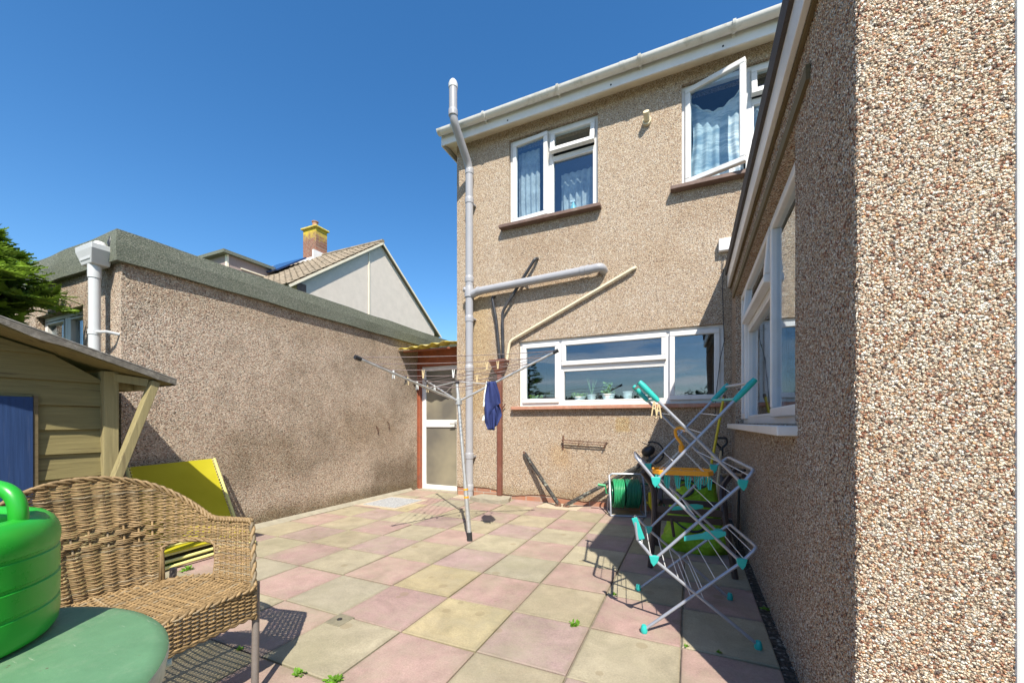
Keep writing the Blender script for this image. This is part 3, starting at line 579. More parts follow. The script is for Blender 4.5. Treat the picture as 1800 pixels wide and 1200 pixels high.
# ================================================================== GARAGE with side passage door
XG = -4.13; YG = 1.60
gar = thing('garage', (XG, YG, 0), 'flat-roofed pebbledashed garage with green mineral felt edge and a white glazed side door', 'garage')
fg = lambda u, w_, n: (u, YG-n, w_); gw = (-5.42, -4.62, 1.72, 2.13)
gw = (onY(68, 560, YG+.02).x, onY(146, 560, YG).x, 1.50, onY(146, 536, YG).z)
mb = MB(); wall_holes(mb, -8, XG, -.02, 2.42, [gw], fg, .22)
mb.box(XG-.22, XG, YG+.221, 5.42, -.02, 2.42); mb.v = [(x, y, z) for x, y, z in mb.v]
mb.build('wall', M['peb_garage'], gar)
mb = MB(); mb.add([(XG, YG-.001, -.02), (XG, YG+.23, -.02), (XG, YG+.23, 2.42), (XG, YG-.001, 2.42)], [(0, 1, 2, 3)]); mb.v = [(x+.0015, y, z) for x, y, z in mb.v]; mb.build('corner_render', M['peb_garage'], gar)
# felt covered kerb with slightly wavy lower edge
mb = MB(); n = 40
kp = [(Vector((-8+(XG+8)*i/40, YG, 0)), Vector((0, -1, 0))) for i in range(40)]+[(Vector((XG-.03, YG, 0)), Vector((0, -1, 0))), (Vector((XG, YG, 0)), Vector((1, -1, 0))), (Vector((XG, YG+.03, 0)), Vector((1, 0, 0)))]+[(Vector((XG, YG+.05+7.3*i/60, 0)), Vector((1, 0, 0))) for i in range(1, 61)]
rows = []
for p, nrm in kp:
    wv = .012*noise.noise((p.x*1.7, p.y*1.7, 5)); w2_ = .010*noise.noise((p.x*2.1, p.y*2.1, 9)); w3_ = .008*noise.noise((p.x*5, p.y*5, 2))
    rows.append([p+Vector((0, 0, 2.375+wv)), p+nrm*(.045+w2_)+Vector((0, 0, 2.372+wv)), p+nrm*(.05+w3_)+Vector((0, 0, 2.50)), p+nrm*(.04+w2_)+Vector((0, 0, 2.61+w2_)), p-nrm*.08+Vector((0, 0, 2.63+w3_)), p-nrm*.2+Vector((0, 0, 2.60))])
for r0, r1 in zip(rows, rows[1:]):
    for k in range(5): mb.add([r0[k], r1[k], r1[k+1], r0[k+1]], [(0, 1, 2, 3)])
mb.add([(-8, YG, 2.58), (XG, YG, 2.58), (XG, 9, 2.58), (-8, 9, 2.58)], [(0, 1, 2, 3)])
mb.build('felt_roof', M['felt'], gar, smooth=True)
window(gar, fg, *gw, [(gw[0]+.05, (gw[0]+gw[1])/2-.06, gw[2]+.05, gw[3]-.05, 'fixed'), ((gw[0]+gw[1])/2+.06, gw[1]-.04, gw[2]+.05, gw[3]-.05, 'fixed')], [(gw[0]+gw[1])/2-.03, (gw[0]+gw[1])/2+.03], rec=.06, ft=.04, room=1.2, glassm='glass_clear')
# hopper head + downpipe at the garage front
hx = onY(164, 450, 1.50).x; q = MB(); hz = 2.335
def rr2(w_, y0_, y1_, z): return [(hx-w_, y0_, z), (hx+w_, y0_, z), (hx+w_, y1_, z), (hx-w_, y1_, z)]
q.add(rr2(.138, 1.44, 1.57, hz+.145)+rr2(.136, 1.442, 1.57, hz+.105)+rr2(.08, 1.46, 1.57, hz)+rr2(.128, 1.452, 1.558, hz+.145)+rr2(.08, 1.45, 1.55, hz+.03),
      [(0, 1, 5, 4), (1, 2, 6, 5), (2, 3, 7, 6), (3, 0, 4, 7), (4, 5, 9, 8), (5, 6, 10, 9), (6, 7, 11, 10), (7, 4, 8, 11), (8, 9, 10, 11), (0, 3, 15, 12), (0, 12, 13, 1), (1, 13, 14, 2), (2, 14, 15, 3), (12, 15, 19, 16), (12, 16, 17, 13), (13, 17, 18, 14), (14, 18, 19, 15), (16, 19, 18, 17)])
gh = q.build('hopper', M['palepipe'], gar, bevel=.006)
q = MB(); q.tube([(hx+.02, 1.50, .05), (hx+.02, 1.50, hz+.01)], .036, 18); q.tube([(hx+.02, 1.50, hz-.10), (hx+.02, 1.50, hz+.0)], .041, 18); q.build('downpipe', M['palepipe'], gh, smooth=True)
q = MB(); q.tube([(hx+.02, 1.50, 1.79), (hx+.02, 1.50, 1.83)], .040, 18); q.tube([(hx+.05, 1.5, 1.81), (hx+.13, 1.53, 1.81), (hx+.15, YG, 1.80)], .012, 8); q.build('clip', M['palepipe'], gh, smooth=True)
q = MB(); q.lathe([(.0, 0), (.045, 0), (.045, .02), (.03, .045), (0, .05)], (hx+.05, 1.52, 2.475), 14); q.build('pipe_end', M['white'], gh, smooth=True)
q = MB(); q.lathe([(.018, 0), (.022, .03), (.012, .06), (.008, .08), (0, .085)], (hx+.12, 1.56, 2.49), 10); q.build('vent_cap', M['black'], gh, smooth=True)
# passage door between garage and house
YD = 5.42; xl, xr = onY(742, 800, YD).x, onY(806, 800, YD).x
dr = MB(); ring(dr, lambda u, w_, n: (u, YD-n, w_), xl, xr+.04, .0, 2.02, .075, -.05, .0); dr.box(xl+.075, xr-.035, YD+.002, YD+.048, 1.02, 1.14)
do = dr.build('side_door', M['white'], gar, bevel=.006)
for z0_, z1_ in ((.07, 1.03), (1.13, 1.95)):
    q = MB(); q.box(xl+.07, xr-.03, YD+.02, YD+.03, z0_, z1_); q.build('pane', M['frosted'], do)
q = MB(); q.box(xr-.07, xr-.03, YD-.012, YD-.001, 1.05, 1.11); q.tube([(xr-.045, YD-.02, 1.08), (xr-.045, YD-.045, 1.08), (xr-.13, YD-.05, 1.08)], .009, 8); q.build('handle', M['alu'], do)
q = MB(); q.box(XG-.02, xl, YD-.06, YD+.02, .0, 2.30); q.box(xl, XC, YD-.055, YD+.02, 2.021, 2.30); q.box(XG, xl-.03, YD-.085, YD-.061, .02, 2.10); q.build('door_frame', M['redwood'], gar, bevel=.004)
q = MB(); q.box(xl-.05, XC, YD-.12, YD+.04, -.03, -.0+.003); q.build('threshold', M['concrete'], gar)
mb = MB(); nn = 36; x0_, x1_ = XG+.01, XC-.01
for i in range(nn):
    for t0, t1 in ((0, .5), (.5, 1)):
        def P(i_, t_): x = x0_+(x1_-x0_)*i_/nn; return (x, 4.86+(YD-4.86)*t_, 2.225+.10*t_+.016*math.sin(i_/nn*6.283*4.5)+.05*i_/nn)
        mb.add([P(i, t0), P(i+1, t0), P(i+1, t1), P(i, t1)], [(0, 1, 2, 3)])
cn = mb.build('canopy', M['canopy'], gar, smooth='all'); sm = cn.modifiers.new('solid', 'SOLIDIFY'); sm.thickness = .006
q = MB(); q.box(x0_+.02, x1_, 4.95, 4.98, 2.19, 2.21); q.build('canopy_batten', M['redwood'], gar)
# two rust streak cracks / nails on the garage wall
for px_, py_ in ((661, 748), (681, 740)):
    c_ = onX(px_, py_, XG+.01); q = MB(); q.tube([c_, c_+Vector((.012, .03, -.05)), c_+Vector((.0, .04, -.11))], .006, 5); q.build('nail', M['rust'], gar)

# ================================================================== NEIGHBOUR'S HOUSE
D = 12.0; XN = -D
nb = thing('neighbour_house', (XN, 13, 0), 'pale rendered gable-ended house with brown tiled roof and lichened chimney beyond the garage', 'house')
ya, yb_, yap = 9.12, 16.9, 13.05; ze, za = 5.75, 8.62
mb = MB(); mb.prism([(XN, ya, 0), (XN, yb_, 0), (XN, yb_, ze), (XN, yap, za), (XN, ya, ze)], (-11, 0, 0), 0); mb.build('wall', M['peb_pale'], nb)
sl_ = (za-ze)/(yap-ya); L_ = math.hypot(yap-ya, za-ze)
mb = MB()
ex, up_ = .12, .10
mb.prism([(XN+ex, ya-.35, ze-.35*sl_+up_), (XN+ex, yap, za+up_), (XN+ex, yb_+.35, ze-.35*sl_+up_), (XN+ex, yb_+.35, ze-.35*sl_+.02), (XN+ex, yap, za+.01), (XN+ex, ya-.35, ze-.35*sl_+.02)], (-11.3, 0, 0), 0)
# individual tiles on the near slope
dirv = Vector((0, yap-ya, za-ze)).normalized(); nv = Vector((0, -dirv.z, dirv.y)); base = Vector((XN+ex+.02, ya-.4, ze-.4*sl_+up_))
nr = int((L_+.45)/.27)
for r_ in range(nr):
    for c_ in range(36):
        p = base+dirv*(r_*.27)+Vector((-c_*.31-.01*(r_ % 2), 0, 0)); o = nv*(.004+random.random()*.006)
        pts = []
        for t_ in (0, 1):
            for kx, hgt in ((0, .0), (.06, .035), (.12, .0), (.30, .0)):
                pts.append(p+Vector((-kx, 0, 0))+dirv*(t_*.29)+nv*(hgt+(.035 if t_ == 0 else .01))+o)
        bot = [q-nv*.03 for q in pts[:4]]
        mb.add(pts+bot, [(0, 1, 5, 4), (1, 2, 6, 5), (2, 3, 7, 6), (8, 9, 1, 0), (9, 10, 2, 1), (10, 11, 3, 2)])
mb.tube([(XN+ex+.02, yap, za+up_+.02), (XN-11, yap, za+up_+.02)], .09, 8)
ro = mb.build('roof', M['rooftile'], nb)
q = MB()
for s_ in (-1, 1):
    a_ = Vector((XN+ex+.015, yap, za+.03)); e_ = Vector((XN+ex+.015, yap+s_*4.3, za+.03-4.3*sl_)); q.beam(a_, e_, .03, .075, up=(0, 0, 1))
q.build('verge', M['cream'], ro)
q = MB(); q.box(XN+.001, XN+.03, 12.35, 12.41, 4, 8.0); q.build('render_joint', M['cream'], nb)
q = MB(); q.box(XN+.001, XN+.02, ya+.0, ya+.35, 4.5, 5.78); q.build('quoin', M['darksill'], nb)
cx_ = onY(554, 430, yap).x
q = MB(); q.box(cx_-.42, cx_+.42, yap-.30, yap+.30, 7.9, 9.95); co_ = q.build('chimney', M['chimney'], ro)
q = MB(); q.box(cx_-.50, cx_+.50, yap-.38, yap+.38, 9.95, 10.03); q.box(cx_-.36, cx_+.36, yap-.24, yap+.24, 10.03, 10.09); q.build('chimney_cap', M['lichen'], co_, bevel=.02) if False else None
q2 = q.build('chimney_cap', M['lichen'], nb, bevel=.02)
q = MB(); q.lathe([(.13, 0), (.15, .05), (.12, .08), (.12, .26), (.15, .28), (.15, .31), (.10, .31), (.10, .0)], (cx_+.0, yap, 10.09), 16); q.build('chimney_pot', M['brick'], nb, smooth=True)
q = MB(); q.box(cx_-.46, cx_+.46, yap-.55, yap-.27, 8.35, 8.50); q.box(cx_+.42, cx_+.52, yap-.5, yap+.2, 8.35, 8.85); q.build('lead_flashing', M['white'], nb)
# dormer on the near slope and solar panel
XDm = -16.0; yd0 = 9.25; zdt = onX(395, 440, XDm).z
q = MB(); q.box(XDm-4.2, XDm, yd0, 12.4, 6.0, zdt-.12); dm = q.build('dormer', M['greywood'], nb)
q = MB(); q.box(XDm-4.4, XDm+.15, yd0-.2, 12.3, zdt-.12, zdt); q.build('dormer_roof', M['felt'], nb)
q = MB(); q.box(XDm-.1, XDm+.02, yd0-.01, yd0+.06, 6, zdt-.121); q.box(XDm+.001, XDm+.04, yd0+.5, 11.6, zdt-.5, zdt-.45); q.build('dormer_trim', M['cream'], nb)
pc = onY(505, 462, 12.2); q = MB(); c0 = Vector((pc.x+.4, 11.6, za-(yap-11.6)*sl_+.05))
q.add([c0+Vector((sx_*.9, 0, 0))+dirv*(sy_*.85)+nv*t_ for t_ in (.2, .26) for sx_, sy_ in ((-1, -1), (1, -1), (1, 1), (-1, 1))], [(3, 2, 1, 0), (4, 5, 6, 7), (0, 1, 5, 4), (1, 2, 6, 5), (2, 3, 7, 6), (3, 0, 4, 7)]); q.build('solar_panel', M['glassblue'], nb)

# ================================================================== PLAYHOUSE
XS = -3.50; ph = thing('playhouse', (-4.1, .6, 0), 'cream boarded wooden playhouse with blue door and felted pitched roof', 'playhouse')
yr, zr, sr = .45, 1.745, .325   # ridge
ye = 1.53; zev = zr-(ye-yr)*sr
yc = onX(186, 700, XS).y
def roofz(y): return zr-abs(y-yr)*sr-.045
q = MB(); nbd = 9; zt_ = roofz(yc); yl = -.55
bh = .148; k = 0; z = 0.02
while z < 1.72:
    z1_ = z+bh; yA = max(yl, yr-(zr-.045-z)/sr if z > zt_ else yl); yB = min(yc, yr+(zr-.05-z)/sr)
    yA2 = max(yl, yr-(zr-.045-z1_)/sr); yB2 = min(yc, yr+(zr-.05-z1_)/sr)
    if yB2 < yA2: yA2 = yB2 = yr; 
    pts = [(XS+.022, yA, z), (XS+.022, yB, z), (XS+.004, yB2, min(z1_, roofz(yr))), (XS+.004, yA2, min(z1_, roofz(yr))), (XS-.02, yA, z), (XS-.02, yB, z), (XS-.02, yB2, z1_), (XS-.02, yA2, z1_)]
    q.add(pts, [(0, 1, 2, 3), (0, 4, 5, 1), (1, 5, 6, 2), (0, 3, 7, 4), (4, 7, 6, 5)]); z = z1_
q.box(-4.12+.02, XS-.02, yc-.02, yc, 0, roofz(yc)); q.box(-4.9, XS-.02, yl, yl+.02, 0, roofz(yl)); 
q.build('wall', M['shed'], ph)
dy1_ = onX(66, 750, XS+.03).y
q = MB(); q.box(XS-.02, XS+.055, yc-.03, yc+.045, 0, roofz(yc)+.0); po_ = q.build('corner_post', M['shedpost'], ph, bevel=.003)
q = MB(); th = .035
for s_ in (1, -1):
    yo = yr+s_*(ye-yr); q.prism([(-3.27, yr, zr), (-3.27, yo, zev), (-3.27, yo, zev-th), (-3.27, yr, zr-th)], (-1.35 if s_ > 0 else -1.6, 0, 0), 0)
ro2 = q.build('roof', M['shed'], ph)
q = MB(); n_ = 30
for s_ in (1, -1):
    rows = []
    for i in range(n_+1):
        y = yr+s_*(ye+.02-yr)*i/n_; zz = zr-abs(y-yr)*sr; wv = .006*noise.noise((y*9, 1, 0)); dr_ = .032+.014*noise.noise((y*6, 4, 0))
        rows.append([(-4.65, y, zz+.008), (-3.262+wv, y, zz+.012), (-3.25+wv, y, zz+.004), (-3.252+wv, y, zz-dr_)])
    for r0, r1 in zip(rows, rows[1:]):
        for k in range(3): q.add([r0[k], r1[k], r1[k+1], r0[k+1]], [(0, 1, 2, 3)])
    e_ = rows[-1]; q.add([e_[0], e_[1], (e_[1][0], e_[1][1]+.003*s_, e_[1][2]-.045), (e_[0][0], e_[0][1]+.003*s_, e_[0][2]-.045)], [(0, 1, 2, 3)])
fl_ = q.build('roof_felt', plain('grey_roof_felt', (.17, .155, .13), .9, .35, 30, .006, dirt=(.36, .34, .30), dirt_amt=.7), ro2); fl_.modifiers.new('s', 'SOLIDIFY').thickness = .006
q = MB(); q.beam((XS+.03, yc+.02, roofz(yc)-.035), (-3.32, ye-.10, zev-.03), .035, .05); q.build('roof_bearer', M['shedpost'], ph)
q = MB(); q.beam((XS-.02, yc+.04, zev-.05), (XS-.02, ye-.03, zev-.05), .03, .05); q.beam((-3.30, ye-.09, zev-.055), (-4.05, ye-.09, zev-.055), .04, .04); q.build('roof_bearer', M['shedpost'], ph)
q = MB(); q.beam((-3.30, 1.45, zev-.02), (-3.33, 1.17, .45), .045, .06, up=(1, 0, 0)); q.beam((-3.33, 1.17, .45), (-3.36, 1.0, .0), .045, .06, up=(1, 0, 0)); q.build('leaning_strut', M['shedpost'], ph, bevel=.003)
dy1 = onX(66, 750, XS+.03).y; dz = onX(66, 698, XS+.03).z
q = MB()
nb_ = 4; ww = (.62)/nb_
for k in range(nb_): q.box(XS+.03, XS+.046, dy1-.02-ww*(k+1)+.004, dy1-.02-ww*k, .08, dz)
do2 = q.build('door', M['bluedoor'], ph, bevel=.003)
q = MB(); q.box(XS+.024, XS+.04, dy1-.018, dy1, .05, dz+.01); q.build('door_edge', M['lintel'], do2)

# ================================================================== TREES
def conifer(name, x, y, h_, rad, nbr, label, seed, lean=(0, 0), zlo=.3, reach=None, group=None):
    rnd = random.Random(seed)
    t = thing(name, (x, y, 0), label, 'tree', group); tr_ = MB()
    tr_.tube([(x, y, -.05), (x+.03, y, h_*.4), (x+lean[0], y+lean[1], h_*.95)], [h_*.035, h_*.025, .01], 8); tr_.build('trunk', M['bark'], t, smooth=True)
    cr_ = MB()
    for i in range(nbr):
        f_ = rnd.random()**.8; z = zlo+(h_-zlo)*f_; an = rnd.random()*6.283; ln = rad*(1-f_**1.6)*rnd.uniform(.65, 1.1)+.15
        if reach: ln *= reach(z)
        d = Vector((math.cos(an), math.sin(an), rnd.uniform(-.05, .25))); o = Vector((x+lean[0]*f_, y+lean[1]*f_, z))
        side = d.cross(Vector((0, 0, 1))).normalized()
        tone = rnd.uniform(.6, 1.25)
        for s_ in range(int(14+ln*16)):
            u = rnd.uniform(.25, 1); p = o+d*(ln*u)+Vector((0, 0, -.12*u*u*ln))
            sd = rnd.choice((-1, 1)); dd = (d*rnd.uniform(.5, 1)+side*sd*rnd.uniform(.3, 1)+Vector((0, 0, rnd.uniform(-.3, .35)))).normalized(); l2 = rnd.uniform(.08, .20)*(1.2-u*.5)
            tip = max(0, u-.55)*2
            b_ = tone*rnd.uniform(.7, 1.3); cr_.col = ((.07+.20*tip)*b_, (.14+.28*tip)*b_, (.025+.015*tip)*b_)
            nrm = Vector((rnd.uniform(-.4, .4), rnd.uniform(-.4, .4), 1)).normalized(); sv = dd.cross(nrm).normalized()
            for q_ in range(5):
                st = p+dd*(l2*q_/5); 
                for sg in (-1, 1):
                    e_ = st+dd*l2*.30+sv*sg*l2*.30*(1-q_/7); wv = dd.cross(nrm).normalized()*.006+nrm*.004
                    cr_.add([st-dd*.008, st+dd*.012, e_], [(0, 1, 2)]) if False else cr_.add([st-dd*.010, e_-wv, e_+wv+dd*.012, st+dd*.014], [(0, 1, 2, 3)])
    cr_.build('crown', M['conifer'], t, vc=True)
    return t
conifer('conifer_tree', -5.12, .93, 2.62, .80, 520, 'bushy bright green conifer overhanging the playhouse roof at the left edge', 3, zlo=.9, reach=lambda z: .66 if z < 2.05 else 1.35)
conifer('conifer_tree', -6.0, -4.6, 3.5, 1.25, 150, 'dark conifer in the garden reflected in the kitchen window', 5)
def hedge(x0, x1, y, h0, seed):
    rnd = random.Random(seed); t = thing('hedge', ((x0+x1)/2, y, 0), 'long dark green garden hedge behind the viewer, mirrored in the windows', 'hedge'); m_ = MB()
    for i in range(9000):
        x = rnd.uniform(x0, x1); hh = h0*(1+.25*noise.noise((x*.35, 1, seed))); z = rnd.uniform(0, hh)+rnd.uniform(-.1, .15); yy = y+rnd.gauss(0, .45)
        b_ = rnd.uniform(.5, 1.3); m_.col = (.035*b_, .065*b_, .02*b_); a = Vector((rnd.gauss(0, 1), rnd.gauss(0, 1), rnd.gauss(0, 1))).normalized()*.12; c_ = Vector((rnd.gauss(0, 1), rnd.gauss(0, 1), rnd.gauss(0, 1))).normalized()*.09
        p = Vector((x, yy, z)); m_.add([p-a, p+c_, p+a, p-c_], [(0, 1, 2, 3)])
    m_.build('foliage', M['conifer'], t, vc=True)
hedge(-14, 12, -9, 2.3, 4)

# ================================================================== WICKER CHAIR
def wicker_chair():
    ch = thing('wicker_chair', (-1.93, .74, 0), 'tub-shaped brown wicker armchair with dark metal legs beside the green table', 'chair')
    yc_ = .74; Z0 = .43
    # plan path of the shell from far arm front, round the back, to near arm front
    def plan(t, z):
        k_ = max(0, z-.43); hw = .275+.10*k_/.24*.5; xb = -2.09-.13*k_/.42; xf = -1.62-.13*k_/.23; hf = .30+.075*min(1, k_/.23)
        a = t*2-1; s_ = abs(a); sg = -1 if a > 0 else 1
        if s_ < .55:
            th = s_/.55*math.pi/2; x = xb+.20*(1-math.cos(th)**.9 if th < 1.57 else 1); y = hw*math.sin(th)**.95
        else:
            k = (s_-.55)/.45; x = xb+.20+(xf-xb-.20)*k; y = hw+(hf-hw)*k**.8
        return Vector((x, yc_+sg*y, z))
    def top(t):
        s_ = abs(t*2-1)
        if s_ > .62: return .665
        return .665+.20*(.5+.5*math.cos(min(1, s_/.62)*math.pi))**.95
    NS = 38; rnd = random.Random(2)
    def inhole(t, z):   # arm openings
        s_ = abs(t*2-1); return .25 < s_ < .62 and .425 < z < .575
    def tone():
        b_ = rnd.uniform(.65, 1.2); return (.31*b_, .205*b_, .095*b_) if rnd.random() < .88 else (.28*b_, .215*b_, .13*b_)
    back = MB()
    # stakes
    for i in range(NS+1):
        t = i/NS; zt = top(t); seg = []; z = .36
        while z < zt+.001:
            if inhole(t, z):
                if len(seg) > 1: back.col = tone(); back.tube(seg, .0042, 5)
                seg = []
            else: seg.append(plan(t, z))
            z += .03
        if len(seg) > 1: back.col = tone(); back.tube(seg, .0042, 5)
    # weft
    dz = .0066; z = .365; r = 0; NT_ = NS*4
    while z < .885:
        back.col = tone(); seg = []
        for i in range(NT_+1):
            t = i/NT_; zz = z+.0012*math.sin(i*1.7+r*2.1)
            if zz > top(t)-.004 or inhole(t, zz):
                if len(seg) > 2: back.tube(seg, .0032, 5, False)
                seg = []; continue
            p = plan(t, zz); c_ = Vector((-1.9, yc_, zz)); out = (p-c_); out.z = 0; out.normalize()
            amp = -.0065*math.cos(2*math.pi*i/4)+.0026*math.cos(math.pi*i/4+math.pi*r)
            if abs(t-.47) < .10 and .60 < z < .675: amp = .012*math.cos(math.pi*i/4+math.pi*(r//3))
            seg.append(p+out*amp)
            if i % 14 == 0: back.col = tone()
        if len(seg) > 2: back.tube(seg, .0032, 5, False)
        z += dz; r += 1
    # rolled border
    back.col = tone()
    brd = [plan(i/120, top(i/120)+.004) for i in range(121)]; back.col = (.42, .29, .16)
    for k in range(3):
        back.col = tone(); back.tube([p+Vector((math.cos(i*1.1+k*2.09)*.009, math.sin(i*1.1+k*2.09)*.009*.6, math.sin(i*1.1+k*2.09)*.008)) for i, p in enumerate(brd)], .0060, 6)
    for sg in (0, 1):   # hole borders and arm fronts
        def pt(s_, z): t = (1-s_)/2 if sg == 0 else (1+s_)/2; return plan(t, z)
        loop = [(.25, .425), (.25, .572), (.36, .582), (.50, .582), (.62, .575), (.62, .425), (.50, .42), (.36, .42)]
        lp = rounded([pt(*q) for q in loop]+[pt(*loop[0])], .03, 4)
        for k in range(2):
            back.col = tone(); back.tube([p+Vector((0, math.cos(i*1.3+k*3.14)*.006, math.sin(i*1.3+k*3.14)*.006)) for i, p in enumerate(lp)], .0062, 6)
        fr = [pt(1, .30+.0125*i) for i in range(30)]
        for k in range(2): back.col = tone(); back.tube([p+Vector((math.cos(i*1.2+k*3.14)*.006, math.sin(i*1.2+k*3.14)*.006, 0)) for i, p in enumerate(fr)], .0075, 6)
    back.build('back_and_arms', M['wicker'], ch, vc=True, smooth='all')
    # seat: plan outline follows the shell
    st = MB(); xf, xb = -1.61, -2.12; nrow = 0; x = xb+.01
    while x < xf:
        hw = .30 if x > -1.88 else .30*math.sin(math.acos(max(-1, min(1, (-1.88-x)/.24))))+.01
        st.col = tone(); n = 46; seg = []
        for i in range(n+1):
            y = -hw+2*hw*i/n; sagz = -.018*math.cos(y/.34*1.57)*math.sin((x-xb)/(xf-xb)*3.14)
            e = (abs(y)/.33)**6*.012
            seg.append((x, yc_+y, Z0+sagz+e+.003*math.cos(math.pi*i/2+math.pi*nrow)))
        st.tube(seg, .0040, 5, False); x += .0106; nrow += 1
    for i in range(24):
        y = -.30+.60*i/23; st.col = tone(); st.tube([(xb+.02+.22*(abs(y)/.30)**2, yc_+y, Z0-.002), (-1.92, yc_+y, Z0-.018*math.cos(y/.34*1.57)), (xf, yc_+y, Z0)], .004, 4, False)
    for k in range(2):
        st.col = tone(); st.tube([(xf+.0+math.cos(i*.9+k*2.1)*.007, yc_-.305+.61*i/80, Z0+math.sin(i*.9+k*2.1)*.005) for i in range(81)], .006, 6)
    st.build('seat', M['wicker'], ch, vc=True, smooth='all')
    # skirt below the seat front and sides
    sk_ = MB(); out = [Vector((-2.05, yc_+.24, 0)), Vector((-1.90, yc_+.29, 0)), Vector((-1.66, yc_+.325, 0)), Vector((-1.615, yc_+.30, 0)), Vector((-1.60, yc_, 0)), Vector((-1.615, yc_-.30, 0)), Vector((-1.66, yc_-.325, 0)), Vector((-1.90, yc_-.29, 0)), Vector((-2.05, yc_-.24, 0))]
    dense = []
    for a_, b_ in zip(out, out[1:]):
        m_ = max(2, int((b_-a_).length/.009)); dense += [a_.lerp(b_, i/m_) for i in range(m_)]
    dense.append(out[-1]); r = 0; z = .325
    while z < Z0:
        sk_.col = tone(); sk_.tube([p+Vector((.006 if abs(p.y-yc_) < .3 else 0, 0 if abs(p.y-yc_) < .3 else (.006 if p.y > yc_ else -.006), 0))*math.cos(math.pi*i/3+math.pi*r)+Vector((0, 0, z)) for i, p in enumerate(dense)], .0034, 5, False)
        z += .0072; r += 1
    for i in range(0, len(dense), 3): sk_.col = tone(); sk_.tube([dense[i]+Vector((0, 0, .32)), dense[i]+Vector((0, 0, Z0))], .004, 4, False)
    for k in range(2): sk_.col = tone(); sk_.tube([p+Vector((0, math.cos(i*.8+k*3.14)*.004, .318+math.sin(i*.8+k*3.14)*.005)) for i, p in enumerate(dense)], .007, 6)
    sk_.build('skirt', M['wicker'], ch, vc=True, smooth='all')
    fr = MB(); fr.tube([(x_, y_, .335) for x_, y_ in ((-2.15, yc_-.3), (-1.66, yc_-.32), (-1.66, yc_+.32), (-2.15, yc_+.3))], .009, 8, closed=True); fr.tube([(-1.9, yc_-.31, .335), (-1.9, yc_+.31, .335)], .008, 8); fr.build('frame', M['legpaint'], ch)
    for sy_ in (-1, 1):
        q = MB(); q.tube([(-1.645, yc_+sy_*.325, .44), (-1.60, yc_+sy_*.29, .0)], .0135, 12); q.build('leg', M['legpaint'], ch, smooth=True)
        q = MB(); q.tube([(-2.14, yc_+sy_*.27, .44), (-2.19, yc_+sy_*.27, .0)], .0135, 12); q.build('leg', M['legpaint'], ch, smooth=True)
    return ch
wicker_chair()
# ================================================================== TABLE + WATERING CAN
TC = (-.962, .066); TZ = .735; TR_ = .345
tb = thing('garden_table', (*TC, 0), 'round scuffed green plastic garden table carrying the watering can', 'table')
q = MB(); q.lathe([(0, .0), (TR_-.02, 0), (TR_-.006, -.003), (TR_, -.010)], (*TC, TZ), 72); q.build('tabletop', M['table'], tb, smooth=True)
q = MB(); q.lathe([(TR_, -.010), (TR_+.001, -.018), (TR_-.004, -.052), (TR_-.012, -.054), (TR_-.012, -.012)], (*TC, TZ), 72); q.build('rim', M['tableedge'], tb, smooth=True)
for an in (40, 160, 280):
    a = R(an); q = MB(); q.tube([(TC[0]+math.cos(a)*.12, TC[1]+math.sin(a)*.12, TZ-.03), (TC[0]+math.cos(a)*.28, TC[1]+math.sin(a)*.28, 0)], .018, 10); q.build('leg', M['table'], tb, smooth=True)
for an in (12, 60):
    a = R(an); q = MB(); q.tube([(TC[0]+math.cos(a)*(TR_-.002), TC[1]+math.sin(a)*(TR_-.002), TZ-.033), (TC[0]+math.cos(a)*(TR_+.005), TC[1]+math.sin(a)*(TR_+.005), TZ-.033)], .006, 12); q.build('rim_screw', M['tableedge'], tb, smooth=True)
CC = (-1.108, .160); CR = .172; CZ = TZ+.002
wc_ = thing('watering_can', (*CC, CZ), 'large bright green plastic watering can standing on the round table', 'watering can')
prof = [(0, 0), (CR-.02, 0), (CR-.008, .004), (CR-.002, .014), (CR, .03), (CR, .054), (CR-.0025, .056), (CR-.0025, .060), (CR, .062), (CR+.0005, .098), (CR-.0025, .100), (CR-.0025, .104), (CR, .106), (CR, .143), (CR-.0025, .145), (CR-.0025, .149), (CR, .151), (CR+.001, .160), (CR+.001, .172), (CR-.002, .184), (CR-.008, .195), (CR-.017, .203), (CR-.028, .206), (CR-.037, .204), (CR-.043, .197), (CR-.045, .185), (CR-.05, .12), (0, .10)]
q = MB(); q.lathe(prof, (*CC, CZ), 64); bd_ = q.build('body', M['can'], wc_, smooth=True)
rt_ = Vector((math.cos(YAW), math.sin(YAW), 0)); fw_ = Vector((-math.sin(YAW), math.cos(YAW), 0)); cc_ = Vector((CC[0], CC[1], CZ))
q = MB(); p0 = cc_+rt_*.136+fw_*.05+Vector((0, 0, .18)); q.tube(rounded([p0, p0+Vector((0, 0, .070))-rt_*.004, p0+Vector((0, 0, .10))-rt_*.16, p0+Vector((0, 0, .07))-rt_*.30, p0+Vector((0, 0, -.12))-rt_*.34], .075, 8), .0115, 14); q.build('handle', M['can'], wc_, smooth='all')
q = MB(); s0 = cc_-rt_*.13-fw_*.06+Vector((0, 0, .05)); q.tube([s0, s0-rt_*.12+Vector((0, 0, .10)), s0-rt_*.26+Vector((0, 0, .24))], [.035, .024, .017], 14); q.lathe([(.017, 0), (.04, .02), (.04, .03), (0, .034)], tuple(s0-rt_*.26+Vector((0, 0, .235))), 16); q.build('spout', M['can'], wc_, smooth='all')

